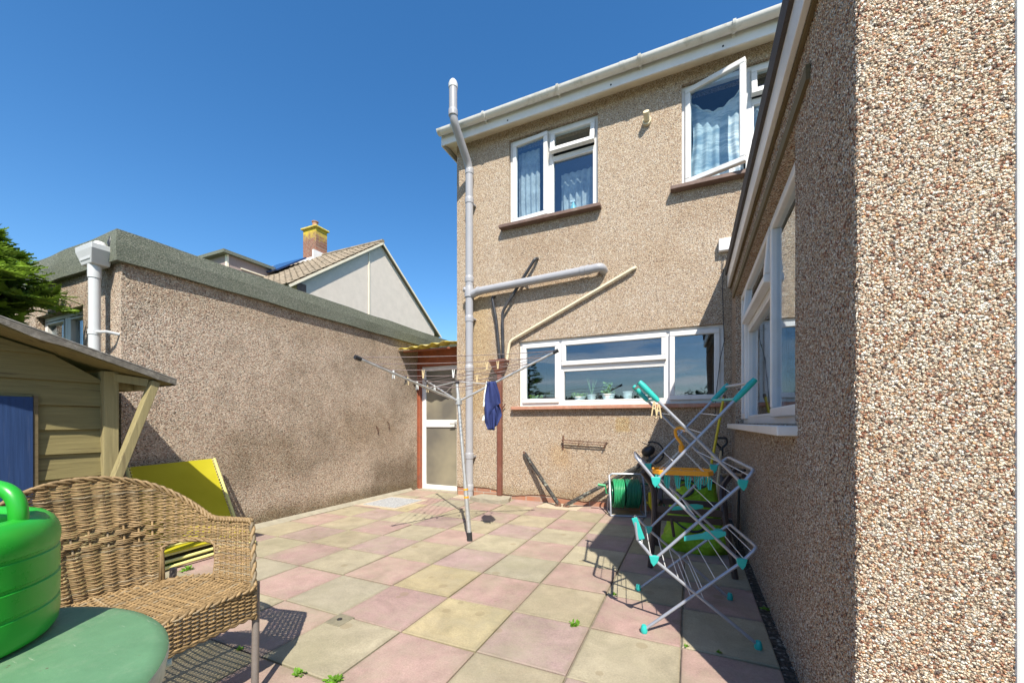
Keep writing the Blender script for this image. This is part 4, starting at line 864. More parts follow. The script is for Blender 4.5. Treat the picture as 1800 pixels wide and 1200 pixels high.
# ================================================================== YELLOW LOUNGER folded against the garage
lg = thing('folding_lounger', (-3.85, 1.92, 0), 'folded yellow sun lounger leaning against the garage wall', 'sun lounger')
A = Vector((-4.05, 2.23, .765)); B = Vector((-4.05, 1.60, .745)); Cb = Vector((-3.70, 2.24, .14)); Db = Vector((-3.70, 1.58, .14))
q = MB(); n = 14; nrm = (Cb-A).cross(B-A).normalized(); nrm = nrm if nrm.x > 0 else -nrm
for i in range(n):
    for j in range(n):
        def P(i_, j_):
            s_, t_ = i_/n, j_/n; p = (A.lerp(B, .03+.94*s_)).lerp(Cb.lerp(Db, .03+.94*s_), t_); return p+nrm*(-.03*math.sin(math.pi*t_)*(.3+.7*math.sin(math.pi*s_)))
        q.add([P(i, j), P(i+1, j), P(i+1, j+1), P(i, j+1)], [(0, 1, 2, 3)])
q.build('canvas', M['yellow'], lg, smooth='all')
q = MB(); q.tube([B, Db], .012, 8); q.tube([A, Cb], .012, 8); q.tube([Cb, Db], .012, 8); q.build('frame', M['yellowmetal'], lg, smooth=True)
q = MB()
for i in range(26):
    for (u, v) in ((A, Cb), (B, Db)):
        p = u.lerp(v, (i+.5)/26); o = (B-A).normalized()*(.025 if u is A else -.025); q.tube([p+nrm*.013, p+o], .0035, 4)
q.build('lacing', M['yellowmetal'], lg)
q = MB(); 
for k, (zz, xx) in enumerate(((.10, -3.60), (.055, -3.57), (.02, -3.54))):
    q.tube([(xx, 1.55, zz), (xx, 2.28, zz+.02)], .013, 8); q.tube([(xx, 1.55, zz), (-4.0, 1.55, zz+.03)], .012, 8); q.tube([(xx, 2.28, zz+.02), (-4.0, 2.30, zz+.04)], .012, 8)
q.build('folded_legs', M['yellowmetal'], lg, smooth=True)
q = MB(); q.box(-4.0, -3.58, 1.58, 2.26, .112, .13); q.build('folded_canvas', M['yellow'], lg, bevel=.008)

# ================================================================== ROTARY AIRER
HB = Vector((-2.04, 3.27, 1.30)); PB = Vector((-1.875, 3.204, 0)); TP = Vector((-2.00, 3.21, 1.49))
TP = PB+(HB-PB)*1.15
ra = thing('rotary_airer', tuple(PB), 'leaning aluminium rotary washing line with three open arms in the middle of the patio', 'rotary airer')
q = MB(); q.tube([PB, PB+(HB-PB)*.42], .021, 14); q.tube([PB+(HB-PB)*.40, TP], .017, 14); q.build('pole', M['alu'], ra, smooth=True)
q = MB(); q.tube([PB-Vector((0, 0, .02)), PB+(HB-PB)*.06], .026, 14); q.build('ground_socket', M['black'], ra, smooth=True)
for k in (.30, .355):
    q = MB(); q.tube([PB+(HB-PB)*k, PB+(HB-PB)*(k+.012)], .0235, 14); q.build('tape', M['orange'], ra, smooth=True)
q = MB(); q.tube([HB-Vector((0, 0, .03)), HB+Vector((0, 0, .03))], .034, 12); q.build('hub', M['alu'], ra, smooth=True)
q = MB(); q.tube([TP-Vector((0, 0, .02)), TP+Vector((0, 0, .012))], .026, 12); q.build('top_cap', M['black'], ra, smooth=True)
TIP = {'L': Vector((-2.245, 2.20, 1.575)), 'R': Vector((-1.10, 3.40, 1.735)), 'B': Vector((-2.92, 3.95, 1.60))}
for k_, tp in TIP.items():
    q = MB(); q.tube([HB, tp], .0105, 10); ao = q.build('arm', M['alu'], ra, smooth=True)
    d = (tp-HB).normalized(); q = MB(); q.tube([tp-d*.03, tp+d*.02], .017, 10); q.build('arm_cap', M['black'], ao, smooth=True)
    q = MB(); q.tube([TP, HB.lerp(tp, .36)], .005, 6); q.build('stay', M['alu'], ao, smooth=True)
ln = MB(); LN = []
for f_ in (.98, .86, .74, .62, .50, .38):
    for a_, b_ in (('L', 'R'), ('R', 'B'), ('B', 'L')):
        p, r_ = HB.lerp(TIP[a_], f_)+Vector((0, 0, .012)), HB.lerp(TIP[b_], f_)+Vector((0, 0, .012))
        sag = .012+.05*((f_*7.3+ord(a_)) % 1)*(1 if a_ == 'B' else .35); m_ = [p.lerp(r_, i/12)+Vector((0, 0, -4*sag*(i/12)*(1-i/12))) for i in range(13)]; ln.tube(m_, .0028, 5); LN.append((a_+b_, f_, m_))
ln.build('washing_line', M['line'], ra)
def peg(pt, mat, label, d=Vector((1, 0, 0)), up=False, group='clothes pegs on the rotary line', open_=.5):
    q = MB(); s_ = 1 if up else -1; z0_ = .012*s_*-1
    for k in (-1, 1):
        sp1 = d*(k*.004); q.beam(Vector(pt)+Vector((0, 0, -s_*.018))+sp1*.6, Vector(pt)+Vector((0, 0, s_*.055))+d*(k*.012*open_+k*.003), .009, .006)
    q.tube([Vector(pt)+Vector((0, 0, s_*.018))-d*.009, Vector(pt)+Vector((0, 0, s_*.018))+d*.009], .005, 6)
    o = thing('clothes_peg', tuple(pt), label, 'clothes peg', group); q.build('jaw', M[mat], o); o2 = o
    return o
def line_near(px_, pair):
    best = None
    for nm, f_, m_ in LN:
        if nm != pair: continue
        for p in m_:
            v = p-Vector((0, 0, H)); xx = v.x*math.cos(YAW)+v.y*math.sin(YAW); zz = -v.x*math.sin(YAW)+v.y*math.cos(YAW); sx_ = CX+FPX*xx/zz; sy_ = HY-FPX*v.z/zz
            e = abs(sx_-px_[0])+abs(sy_-px_[1])
            if best is None or e < best[0]: best = (e, p)
    return best[1]
pegs = [((689, 672), 'BL', 'pegwhite', 'white peg hanging outermost on the left lines of the rotary airer', False), ((711, 676), 'BL', 'black', 'dark peg hanging beside the outermost white peg', False),
        ((717, 680), 'BL', 'pegwood', 'pale wooden peg beside the dark hanging peg', False), ((733, 675), 'BL', 'pegwhite', 'grey-white peg hanging beside the door frame edge', False),
        ((750, 680), 'BL', 'pegwood', 'wooden peg hanging in front of the white door frame', False), ((764, 682), 'BL', 'pegwhite', 'white peg hanging in front of the dark door glass', False),
        ((744, 655), 'LR', 'pegwood', 'tall wooden peg standing up before the top left door corner', True), ((798, 655), 'LR', 'pegwhite', 'white peg standing up by the house corner', True),
        ((853, 640), 'LR', 'pegwood', 'grey wooden peg standing on the line left of the brown hopper', True), ((874, 640), 'LR', 'pegwood', 'pale wooden peg standing on the line before the brown hopper', True),
        ((842, 668), 'LR', 'pegwood', 'wooden peg standing on the line left of the blue shorts', True)]
for p, pr_, mt, lb, up in pegs: peg(line_near(p, pr_), mt, lb, ray(980, 742).cross(Vector((0, 0, 1))).normalized(), up)
# navy shorts pegged on the line
sc = Vector((-1.61, 3.12, 1.46)); sh = thing('navy_shorts', tuple(sc), 'navy blue shorts with white trim pegged to the rotary line', 'shorts')
dx_ = Vector((math.cos(YAW), math.sin(YAW), 0)); dn = Vector((-math.sin(YAW), math.cos(YAW), 0))
def cloth(poly_l, poly_r, y, amp, nx=14, nz_=26):
    m_ = MB()
    for j in range(nz_+1):
        t_ = j/nz_
        def interp(pl):
            f_ = t_*(len(pl)-1); i = min(int(f_), len(pl)-2); k = f_-i; return (pl[i][0]*(1-k)+pl[i+1][0]*k, pl[i][1]*(1-k)+pl[i+1][1]*k)
        a_, b_ = interp(poly_l), interp(poly_r)
        for i in range(nx+1):
            s_ = i/nx; u = a_[0]*(1-s_)+b_[0]*s_; z = a_[1]*(1-s_)+b_[1]*s_
            m_.v.append(tuple(sc+dx_*u+dn*(y+amp*math.sin(s_*7+t_*4)+.01*math.sin(s_*13-t_*7))+Vector((0, 0, z))))
    for j in range(nz_):
        for i in range(nx): a = j*(nx+1)+i; m_.f.append([a, a+1, a+nx+2, a+nx+1]); m_.c.append((1, 1, 1))
    return m_
o = cloth([(-.035, 0), (-.055, -.12), (-.06, -.25), (-.055, -.36), (-.03, -.425)], [(.04, 0), (.075, -.11), (.085, -.19), (.035, -.22), (.03, -.43)], 0, .012).build('fabric', M['navy'], sh, smooth='all'); o.modifiers.new('s', 'SOLIDIFY').thickness = .003
o = cloth([(-.0, -.16), (.005, -.22), (.0, -.30), (.01, -.41)], [(.05, -.17), (.085, -.24), (.095, -.30), (.05, -.39)], .025, .012).build('fabric', M['navy'], sh, smooth='all'); o.modifiers.new('s', 'SOLIDIFY').thickness = .003
o = cloth([(-.043, 0), (-.066, -.12), (-.072, -.22)], [(-.034, 0), (-.054, -.12), (-.059, -.22)], -.004, .003, 3).build('trim', M['pegwhite'], sh, smooth='all')
o = cloth([(-.075, -.30), (-.08, -.345)], [(-.05, -.29), (-.05, -.345)], .02, .003, 3, 4).build('trim', M['pegwhite'], sh, smooth='all')

# ================================================================== TOWER AIRER
FA, FB = onZ(1132, 1111), onZ(1333, 1140); BA, BB = onZ(1122, 1037), onZ(1283, 1053)
ta = thing('clothes_airer', tuple((FA+FB+BA+BB)/4), 'folding three-tier grey and turquoise clothes airer standing by the extension wall', 'clothes airer')
F_ = lambda x, y: onP(x, y, FA, FB); K_ = lambda x, y: onP(x, y, BA, BB)
FP = {k: F_(*v) for k, v in dict(A=(1132, 1106), R1=(1303, 988), R1c=(1331, 962), B=(1333, 1133), L1=(1150, 983), L1c=(1121, 948), L1t=(1117, 917), R2=(1305, 850), R2c=(1326, 826), L2=(1153, 845), L2c=(1118, 803), TR=(1322, 672), TL=(1128, 676)).items()}
KP = {k: K_(*v) for k, v in dict(A=(1122, 1035), R1=(1262, 935), R1c=(1283, 921), B=(1283, 1051), L1=(1140, 930), L1c=(1116, 905), R2=(1254, 822), R2c=(1280, 803), L2=(1139, 820), L2c=(1116, 795), TR=(1276, 680), TL=(1117, 682)).items()}
def rod(P_, seq, r_=.0082):
    q = MB(); q.tube([P_[s_] for s_ in seq], r_, 10); return q.build('rod', M['steel'], ta, smooth=True)
for P_ in (FP, KP):
    for sq in (('A', 'R1'), ('B', 'L1'), ('L1', 'R2'), ('R1', 'L2'), ('L2', 'TR'), ('R2', 'TL')): rod(P_, sq)
for k in ('R1', 'L1', 'R2', 'L2'):
    q = MB(); q.tube(rounded([FP[k], FP[k+'c'], KP[k+'c'], KP[k]], .035), .0085, 10); q.build('wing_loop', M['steel'], ta, smooth=True)
    for P_ in (FP, KP):
        p = P_[k]; s_ = 1 if k[0] == 'R' else -1; ex_ = (FB-FA).normalized(); ny = ex_.cross(Vector((0, 0, 1)))
        q = MB(); tri = [p+ex_*(.026*s_)+Vector((0, 0, .021)), p-ex_*(.024*s_)+Vector((0, 0, .022)), p-ex_*(.017*s_)+Vector((0, 0, -.010)), p+ex_*(.004*s_)+Vector((0, 0, -.034)), p+ex_*(.017*s_)+Vector((0, 0, -.015))]
        q.prism([t_-ny*.011 for t_ in tri], ny*.022, 0); q.build('joint', M['teal'], ta, bevel=.003)
for P_, T_ in ((FP, 'front'), (KP, 'back')):
    for k in ('A', 'B'): 
        q = MB(); q.lathe([(0, -.0), (.016, .0), (.019, .012), (.015, .03), (.011, .04), (0, .04)], (P_[k].x, P_[k].y, 0), 12); q.build('foot', M['teal'], ta, smooth=True)
for k, o_ in (('TR', 'L2'), ('TL', 'R2')):
    for P_ in (FP, KP):
        d = (P_[k]-P_[o_]).normalized(); q = MB(); q.tube([P_[k]-d*.12, P_[k]-d*.10, P_[k]-d*.01, P_[k]+d*.02], [.011, .0145, .017, .014], 10); q.build('grip', M['teal'], ta, smooth=True)
    q = MB(); q.tube([FP[k], KP[k]], .0085, 8); q.build('cross_bar', M['steel'], ta, smooth=True)
    q = MB(); q.tube([FP[k].lerp(FP[o_], .16), KP[k].lerp(KP[o_], .16)], .007, 8); q.build('cross_bar', M['teal'], ta, smooth=True)
wr_ = MB()
for (a_, b_, ts) in (('R1', 'A', (.12, .25, .38, .5)), ('L1', 'B', (.12, .25, .38, .5)), ('L2', 'R1', (.12, .3, .48)), ('R2', 'L1', (.12, .3, .48)), ('TR', 'L2', (.32, .5, .8)), ('TL', 'R2', (.32, .5, .8)), ('R1c', 'R1', (.3, .8)), ('L1c', 'L1', (.3, .8)), ('R2c', 'R2', (.4,)), ('L2c', 'L2', (.4,))):
    for t_ in ts: wr_.tube([FP[a_].lerp(FP[b_], t_), KP[a_].lerp(KP[b_], t_)], .0024, 6)
wr_.build('hanging_wires', M['wire'], ta)
def lever(p, q_, w_):
    m_ = MB(); d = (q_-p).normalized(); up = Vector((0, 0, 1)); ny = d.cross(up).normalized()
    pts = [p+up*.012, p.lerp(q_, .45)+up*.014, p.lerp(q_, .55)+up*w_, p.lerp(q_, .8)+up*w_*.9, q_+up*.006, q_-up*.012, p.lerp(q_, .8)-up*w_, p.lerp(q_, .55)-up*w_, p.lerp(q_, .45)-up*.014, p-up*.012]
    m_.prism([t_-ny*.007 for t_ in pts], ny*.014, 0); m_.build('lock_lever', M['teal'], ta, bevel=.003)
lever(F_(1202, 946), F_(1276, 936), .022); lever(K_(1180, 893), K_(1236, 889), .018)
q = MB(); p = FP['L1c'].lerp(FP['L1t'], .7); q.beam(p+Vector((-.01, 0, .05)), p+Vector((.03, 0, -.06)), .012, .03); q.build('clip', M['teal'], ta, bevel=.004)
q = MB(); q.tube([FP['L1c'], FP['L1t']], .0085, 10); q.build('rod', M['steel'], ta, smooth=True)
# pegs on the airer's top left
for i, (x, y) in enumerate(((1150, 712), (1158, 716))):
    peg(F_(x, y), 'pegwood', ('pale peg clipped to the airer top left, outer of two', 'pale peg clipped to the airer top left, inner of two')[i], Vector((1, 0, 0)), False, 'pegs on the clothes airer', .8)
# orange peg hanger
def midp(x, y): return onP(x, y, (FA+BA)/2, (FB+BB)/2)
hgp = midp(1198, 828); ph_ = thing('sock_hanger', tuple(hgp), 'orange plastic sock hanger with turquoise pegs hanging inside the clothes airer', 'peg hanger')
ex_ = (FB-FA).normalized(); ey = Vector((-ex_.y, ex_.x, 0)); W_, D_ = .155, .085
q = MB(); lp = [hgp+ex_*(sx_*W_)+ey*(sy_*D_) for sx_, sy_ in ((-1, -.5), (-.8, -1), (.8, -1), (1, -.5), (1, .5), (.8, 1), (-.8, 1), (-1, .5))]
lp2 = [p+Vector((0, 0, .0)) for p in lp]
for a_, b_ in zip(lp, lp[1:]+lp[:1]): q.beam(a_, b_, .008, .026)
q.beam(hgp-ex_*W_, hgp+ex_*W_, .012, .012); q.beam(hgp-ey*D_, hgp+ey*D_, .012, .012)
for s_ in (-.5, .5): q.beam(hgp-ey*D_+ex_*(s_*W_), hgp+ey*D_+ex_*(s_*W_), .008, .010)
q.build('tray', M['orange'], ph_, bevel=.002)
hk = hgp+Vector((0, 0, .13))
q = MB(); q.tube(rounded([hk, hk+Vector((0, 0, .03)), hk+Vector((-.03, 0, .07)), hk+Vector((-.035, 0, .11)), hk+Vector((-.005, 0, .125)), hk+Vector((.02, 0, .10))], .02), .009, 8); q.tube([hk-Vector((0, 0, .02)), hk+Vector((0, 0, .02))], .016, 10); q.build('hook', M['orange'], ph_, smooth=True)
q = MB()
for sx_, sy_ in ((-.75, -.8), (.75, -.8), (-.75, .8), (.75, .8)):
    e_ = hgp+ex_*(sx_*W_)+ey*(sy_*D_)
    for i in range(12):
        p = hk.lerp(e_, (i+.5)/12); d = (e_-hk).normalized()*.008; sd = (ex_ if i % 2 else Vector((0, 0, 1)))*.004; q.tube([p-d, p+sd, p+d, p-sd], .0013, 4, closed=True)
q.build('chain', M['wire'], ph_)
k_ = 0
for sy_ in (-.95, 0, .95):
    for sx_ in (-.85, -.5, -.15, .2, .55, .88):
        p = hgp+ex_*(sx_*W_)+ey*(sy_*D_)+Vector((0, 0, -.012)); q = MB(); an = random.uniform(-.3, .3); q.tube([p, p-Vector((0, 0, .012))], .0015, 4)
        for k in (-1, 1): q.beam(p-Vector((0, 0, .012))+ex_*(k*.007), p-Vector((-an*.02, 0, .075))+ex_*(k*.004), .006, .006)
        q.build('peg', M['teal'], ph_); k_ += 1

# ================================================================== THINGS IN THE CORNER
# hose reel
hr = thing('hose_reel', (-.70, 4.96, 0), 'green garden hose wound on a grey tubular reel frame with a yellow nozzle', 'hose reel')
e1 = Vector((math.cos(YAW*.7), math.sin(YAW*.7), 0)); e2 = Vector((-e1.y, e1.x, 0)); c0 = Vector((-.70, 4.93, .245)); Rr = .155
for k0, k1, mt, rr_ in ((-.175, -.05, 'hose_lit', .165), (-.03, .125, 'hose', .165)):
    q = MB(); pts = []; layers = 3; nturn = int((k1-k0)/.016)
    for lay in range(2):
        for i in range(nturn*18+1):
            a = i/18*2*math.pi; f_ = i/(nturn*18); u = k0+(k1-k0)*(f_ if lay % 2 == 0 else 1-f_)+random.uniform(-.001, .001); rad = rr_-.014+lay*.014+.004*math.sin(f_*17)
            pts.append(c0+e1*u+e2*(math.cos(a)*rad)+Vector((0, 0, math.sin(a)*rad)))
    q.tube(pts, .0085, 7); q.build('hose', M[mt], hr, smooth='all')
q = MB(); q.tube([c0-e1*.19, c0-e1*.18], .10, 20); q.tube([c0+e1*.13, c0+e1*.145], .13, 20); q.tube([c0-e1*.2, c0+e1*.17], .03, 12); q.build('drum', M['hose'], hr, smooth=True)
q = MB()
for s_ in (-.215, .18):
    b_ = c0+e1*s_; q.tube(rounded([b_-e2*.17+Vector((0, 0, -.235)), b_-e2*.15+Vector((0, 0, -.1)), b_-e2*.0+Vector((0, 0, .215))], .08), .010, 8); q.tube([b_+e2*.12+Vector((0, 0, -.235)), b_+Vector((0, 0, .1))], .010, 8); q.tube([b_-e2*.17+Vector((0, 0, -.233)), b_+e2*.12+Vector((0, 0, -.233))], .010, 8)
q.tube(rounded([c0-e1*.215+Vector((0, 0, .2)), c0-e1*.19+Vector((0, 0, .235)), c0+e1*.15+Vector((0, 0, .235)), c0+e1*.18+Vector((0, 0, .2))], .03), .010, 8)
q.tube([c0-e1*.215-e2*.17+Vector((0, 0, -.233)), c0+e1*.18-e2*.17+Vector((0, 0, -.233))], .010, 8); q.build('frame', M['steel'], hr, smooth=True)
q = MB(); q.tube([c0-e1*.2, c0-e1*.25, c0-e1*.26+Vector((0, 0, .09))], .008, 8); q.tube([c0-e1*.26+Vector((0, 0, .09)), c0-e1*.35+Vector((0, 0, .10))], .016, 10); q.build('crank_handle', M['hose_lit'], hr, smooth=True)
gn_ = c0+e1*.235-e2*.12
q = MB(); q.tube([gn_+Vector((0, 0, .04)), gn_+Vector((0, 0, -.10)), gn_+Vector((.03, 0, -.16))], [.018, .022, .014], 10); q.tube([gn_+Vector((0, 0, .02)), gn_+Vector((.045, 0, .05))], .014, 8); q.tube([gn_+Vector((-.02, 0, -.09)), gn_+Vector((-.05, 0, -.07))], .01, 8); q.build('nozzle', M['yellowpole'], hr, smooth=True)
q = MB(); q.tube(bez(c0+e1*.13+Vector((0, 0, .12)), c0+e1*.40+Vector((0, 0, .14)), c0+e1*.42+Vector((0, 0, -.1)), 10)+bez(c0+e1*.42+Vector((0, 0, -.1)), c0+e1*.42+Vector((0, 0, -.235)), c0+e1*.6+Vector((0, -.1, -.235)), 8)[1:], .0085, 7); q.build('hose_tail', M['hose'], hr, smooth='all')
# dark resin armchair frame
rc = thing('resin_armchair', (0, 3.4, 0), 'dark brown garden armchair with bowed arms behind the clothes airer', 'chair')
for s_, xa in ((-1, -.275), (1, .275)):
    q = MB(); pts = rounded([(xa*1.03, 3.18, 0), (xa*.93, 3.25, .42), (xa*.98, 3.30, .60), (xa*1.25, 3.22, .72)], .12, 6) if s_ < 0 else rounded([(xa*1.03, 3.19, 0), (xa*.80, 3.28, .42), (xa*.72, 3.36, .60), (xa*1.15, 3.62, .72)], .12, 6)
    q.tube(pts, .021, 8); q.build('leg', M['darkbrown'], rc, smooth=True)
    q = MB(); q.beam((xa*1.02, 3.78, 0), (xa*.9, 3.66, .42), .045, .022, up=(0, 1, 0)); q.beam((xa*.9, 3.66, .42), (xa*.86, 3.74, .66), .040, .022, up=(0, 1, 0)); q.build('leg', M['darkbrown'], rc, bevel=.004)
    q = MB(); q.tube(rounded([(xa*1.22, 3.2, .725), (xa*1.05, 3.45, .705), (xa*.9, 3.72, .66)], .12), .016, 8); q.build('armrest', M['darkbrown'], rc, smooth=True)
q = MB(); q.beam((-.25, 3.26, .43), (.21, 3.28, .43), .02, .05); q.beam((-.25, 3.3, .36), (.21, 3.32, .36), .02, .045); q.beam((-.25, 3.67, .42), (.22, 3.67, .42), .02, .05); q.beam((-.25, 3.26, .425), (-.25, 3.66, .42), .02, .04); q.beam((.215, 3.28, .425), (.22, 3.66, .42), .02, .04); q.beam((-.14, 3.3, .36), (-.12, 3.3, .22), .04, .02); q.build('seat_frame', M['darkbrown'], rc, bevel=.004)
# lime green garden bag: slumped sack with dark rim
bg_ = thing('garden_bag', (.06, 4.05, 0), 'slumped lime green garden waste bag with black handles in the shaded corner', 'bag')
def sack(cx__, cy__, w_, d_, h__, seed, name='sack'):
    m_ = MB(); nu, nz_ = 40, 22
    for j in range(nz_+1):
        t_ = j/nz_
        for i in range(nu):
            a = i/nu*2*math.pi; e_ = 3.2; ca, sa = math.cos(a), math.sin(a); sq = (abs(ca)**e_+abs(sa)**e_)**(-1/e_)
            sl2 = 1-.28*t_**1.5; bul = 1+.12*math.sin(math.pi*min(1, t_*1.3)); n1 = 1+.13*noise.noise((ca*1.7+seed, sa*1.7, t_*3.1))+.06*noise.noise((ca*4+seed, sa*4, t_*9))
            top_ = h__*(1+.22*noise.noise((ca*.9+seed, sa*.9, 0)))
            m_.v.append((cx__+ca*sq*w_*sl2*bul*n1+.05*t_, cy__+sa*sq*d_*sl2*bul*n1, top_*t_+.012*math.sin(a*3+t_*5)*t_))
    for j in range(nz_):
        for i in range(nu): a = j*nu+i; b_ = j*nu+(i+1) % nu; m_.f.append([a, b_, b_+nu, a+nu]); m_.c.append((1, 1, 1))
    m_.v.append((cx__+.05, cy__, h__*.80)); k = len(m_.v)-1
    for i in range(nu): m_.f.append([nz_*nu+i, nz_*nu+(i+1) % nu, k]); m_.c.append((1, 1, 1))
    m_.build(name, M['bag'], bg_, smooth='all'); return [Vector(m_.v[nz_*nu+i]) for i in range(nu)]
rimp = sack(.0, 4.10, .22, .26, .50, 3); q = MB(); q.tube(rimp, .010, 6, closed=True); q.build('rim', M['black'], bg_, smooth=True)
sack(.02, 3.86, .26, .20, .24, 8, 'fold'); 
q = MB(); q.tube(bez((-.12, 3.90, .47), (-.05, 3.80, .40), (.02, 3.88, .50), 10), .011, 6); q.tube(bez((-.16, 3.80, .26), (.0, 3.66, .12), (.10, 3.66, .22), 10), .011, 6); q.build('handle', M['black'], bg_, smooth=True)
# yellow broom pole
yp = thing('yellow_broom', (.10, 4.65, 0), 'yellow-handled broom leaning in the corner against the extension', 'broom')
q = MB(); q.tube([(.10, 4.65, .10), (.325, 4.93, 1.37)], .014, 12); q.build('handle', M['yellowpole'], yp, smooth=True)
q = MB(); q.tube([(.325, 4.93, 1.36), (.333, 4.94, 1.40)], .016, 12); q.tube([(.19, 4.765, .60), (.194, 4.77, .625)], .0175, 12); q.build('end_cap', M['rust'], yp, smooth=True)
q = MB(); q.box(-.04, .24, 4.60, 4.66, .07, .12); q.build('head', M['darkbrown'], yp, bevel=.008)
q = MB()
for i in range(28):
    for k in range(3): x = -.03+.26*i/27; y = 4.61+.02*k; q.tube([(x, y, .07), (x+random.uniform(-.01, .01), y-.005, .003)], .0025, 4, False)
q.build('bristles', M['black'], yp)
# garden spade
sd_ = thing('garden_spade', (.24, 4.75, 0), 'garden spade with black D-shaped grip leaning in the corner', 'spade')
g0 = onY(1268, 788, 4.92); q = MB(); q.tube([(.24, 4.72, .30), g0], .013, 10); q.build('shaft', M['pegwood'], sd_, smooth=True)
q = MB(); q.tube(rounded([g0, g0+Vector((-.055, 0, .06)), g0+Vector((-.05, 0, .115)), g0+Vector((.05, 0, .115)), g0+Vector((.055, 0, .06)), g0+Vector((0, 0, -.005))], .02), .012, 8); q.tube([g0-Vector((0, .01, .08)), g0], .02, 10); q.build('grip', M['black'], sd_, smooth=True)
q = MB(); q.box(.15, .33, 4.70, 4.705, .01, .30); q.build('blade', M['steel'], sd_, bevel=.002)
# black grass trimmer
tm = thing('grass_trimmer', (-.35, 4.9, 0), 'black grass trimmer standing upside down in the corner behind the airer', 'trimmer')
t0 = onY(1140, 792, 5.0); q = MB(); q.tube([(-.30, 4.85, .02), t0-Vector((0, 0, .03))], .014, 10); q.build('shaft', M['black'], tm, smooth=True)
q = MB()
for k, (r_, o_) in enumerate(((.03, -.07), (.055, -.045), (.066, -.01), (.06, .03), (.04, .06), (.012, .075))):
    pass
dd = Vector((.86, 0, .5)); ps = [t0+dd*o_ for r_, o_ in ((.03, -.08), (.055, -.055), (.066, -.015), (.062, .03), (.042, .06), (.012, .078))]; q.tube(ps, [.03, .052, .062, .058, .04, .012], 16); q.build('motor_housing', M['black'], tm, smooth='all')
q = MB(); q.tube([t0+Vector((.04+.13*math.cos(a), -.01, -.02+.13*math.sin(a))) for a in [R(-80+10*i) for i in range(20)]], .010, 7); q.build('guard', M['black'], tm, smooth=True)
q = MB(); q.beam(t0+Vector((-.02, 0, -.12)), t0+Vector((.17, 0, -.02)), .05, .035); q.tube([t0+Vector((0, 0, .07)), t0+Vector((-.08, 0, .10))], .006, 5); q.tube([t0+Vector((0, 0, .07)), t0+Vector((.03, 0, .11))], .006, 5); q.build('head', M['black'], tm, bevel=.01)
# small black tool leaning by the extension
bt = thing('garden_fork', (.33, 4.1, 0), 'dark metal garden tool with T-shaped handle against the extension wall', 'garden tool')
h0 = onX(1300, 824, .36); q = MB(); q.tube([(.34, h0.y-.05, .03), h0], .010, 8); q.build('shaft', M['black'], bt, smooth=True)
q = MB(); q.tube([h0+Vector((-.05, .05, .0)), h0+Vector((.03, -.08, .0))], .011, 8); q.tube([h0+Vector((-.01, 0, -.05)), h0], .018, 8); q.build('handle', M['black'], bt, smooth=True)
# two old posts meeting on the ground in a V
for nm, lb, a_, b_, mt in (('metal_post', 'peeling dark metal post leaning left against the house wall', onZ(983, 888, .02), onY(922, 796, 5.12), 'peel'), ('metal_post', 'peeling dark metal post leaning right towards the hose reel', onZ(992, 889, .02), onY(1124, 818, 5.10), 'peel')):
    a_ = Vector((a_.x, min(a_.y, 5.06), .02)); t = thing(nm, tuple(a_), lb, 'post', 'old metal posts by the wall'); q = MB(); q.beam(a_, b_, .05, .022, up=(0, -1, .2)); d = (b_-a_)
    q.beam(a_+d*.02+Vector((0, -.016, 0)), b_-d*.03+Vector((0, -.016, 0)), .016, .014, up=(0, -1, .2)); q.build('bar', M[mt], t, bevel=.004)
    q = MB(); q.beam(a_+Vector((0, 0, -.018)), a_+d*.05, .07, .03, up=(0, -1, .2)); q.build('foot_bracket', M['rust'], t, bevel=.004)
    q = MB()
    for k in (.35, .55, .78): p = a_+d*k; q.tube([p+Vector((0, -.02, 0)), p+Vector((0, -.035, 0))], .007, 8)
    q.tube([b_-d*.02, b_+d*.03], .014, 8); q.build('bolt', M['rust'], t)
# concrete pads, manhole, drain
def slab(name, pts, z, mat, label, cat, kind=None):
    q = MB(); q.prism([(x, y, -.01) for x, y in pts], (0, 0, z+.01), 0); o = q.build(name, M[mat], None, bevel=.004)
    return tag(o, label, cat) if not kind else tag(o, kind=kind)
M['patchconc'] = plain('pale_mortar', (.44, .37, .27), .9, .1, 12, .004)
slab('concrete_pad', [(-1.85, 4.86), (-1.3, 4.84), (-1.28, 5.10), (-1.8, 5.13)], .008, 'patchconc', 'pale concrete pad under the two leaning posts', 'concrete pad')
slab('drain_surround', [(-2.85, 4.86), (-2.66, 4.80), (-2.36, 4.80), (-2.28, 4.94), (-2.33, 5.13), (-2.80, 5.13)], .055, 'concrete', 'rough concrete drain surround at the foot of the brown downpipe', 'drain surround')
slab('pipe_base', [(-3.18, 4.94), (-2.86, 4.90), (-2.82, 5.12), (-3.18, 5.13)], .010, 'patchconc', 'pale mortar patch around the foot of the grey soil pipe', 'mortar patch')
mc_ = thing('manhole_cover', (-3.72, 4.3, 0), 'square galvanised manhole cover set in the paving by the garage', 'manhole cover')
q = MB(); q.box(-4.0, -3.46, 4.02, 4.58, -.01, .010); q.build('plate', M['galv'], mc_, bevel=.003)
q = MB(); ring(q, lambda u, w_, n: (u, w_, n), -4.06, -3.40, 3.96, 4.64, .055, -.01, .006); q.build('surround', M['patchconc'], mc_)
dc = onZ(597, 1090); dt = thing('inspection_plate', (dc.x, dc.y, 0), 'small square metal inspection plate let into the corner of a slab', 'inspection plate'); q = MB(); q.box(dc.x-.055, dc.x+.055, dc.y-.055, dc.y+.055, -.01, .006); q.build('plate', M['rust'] if False else plain('dull_metal', (.20, .18, .125), .6, .2, 30), dt, bevel=.002)
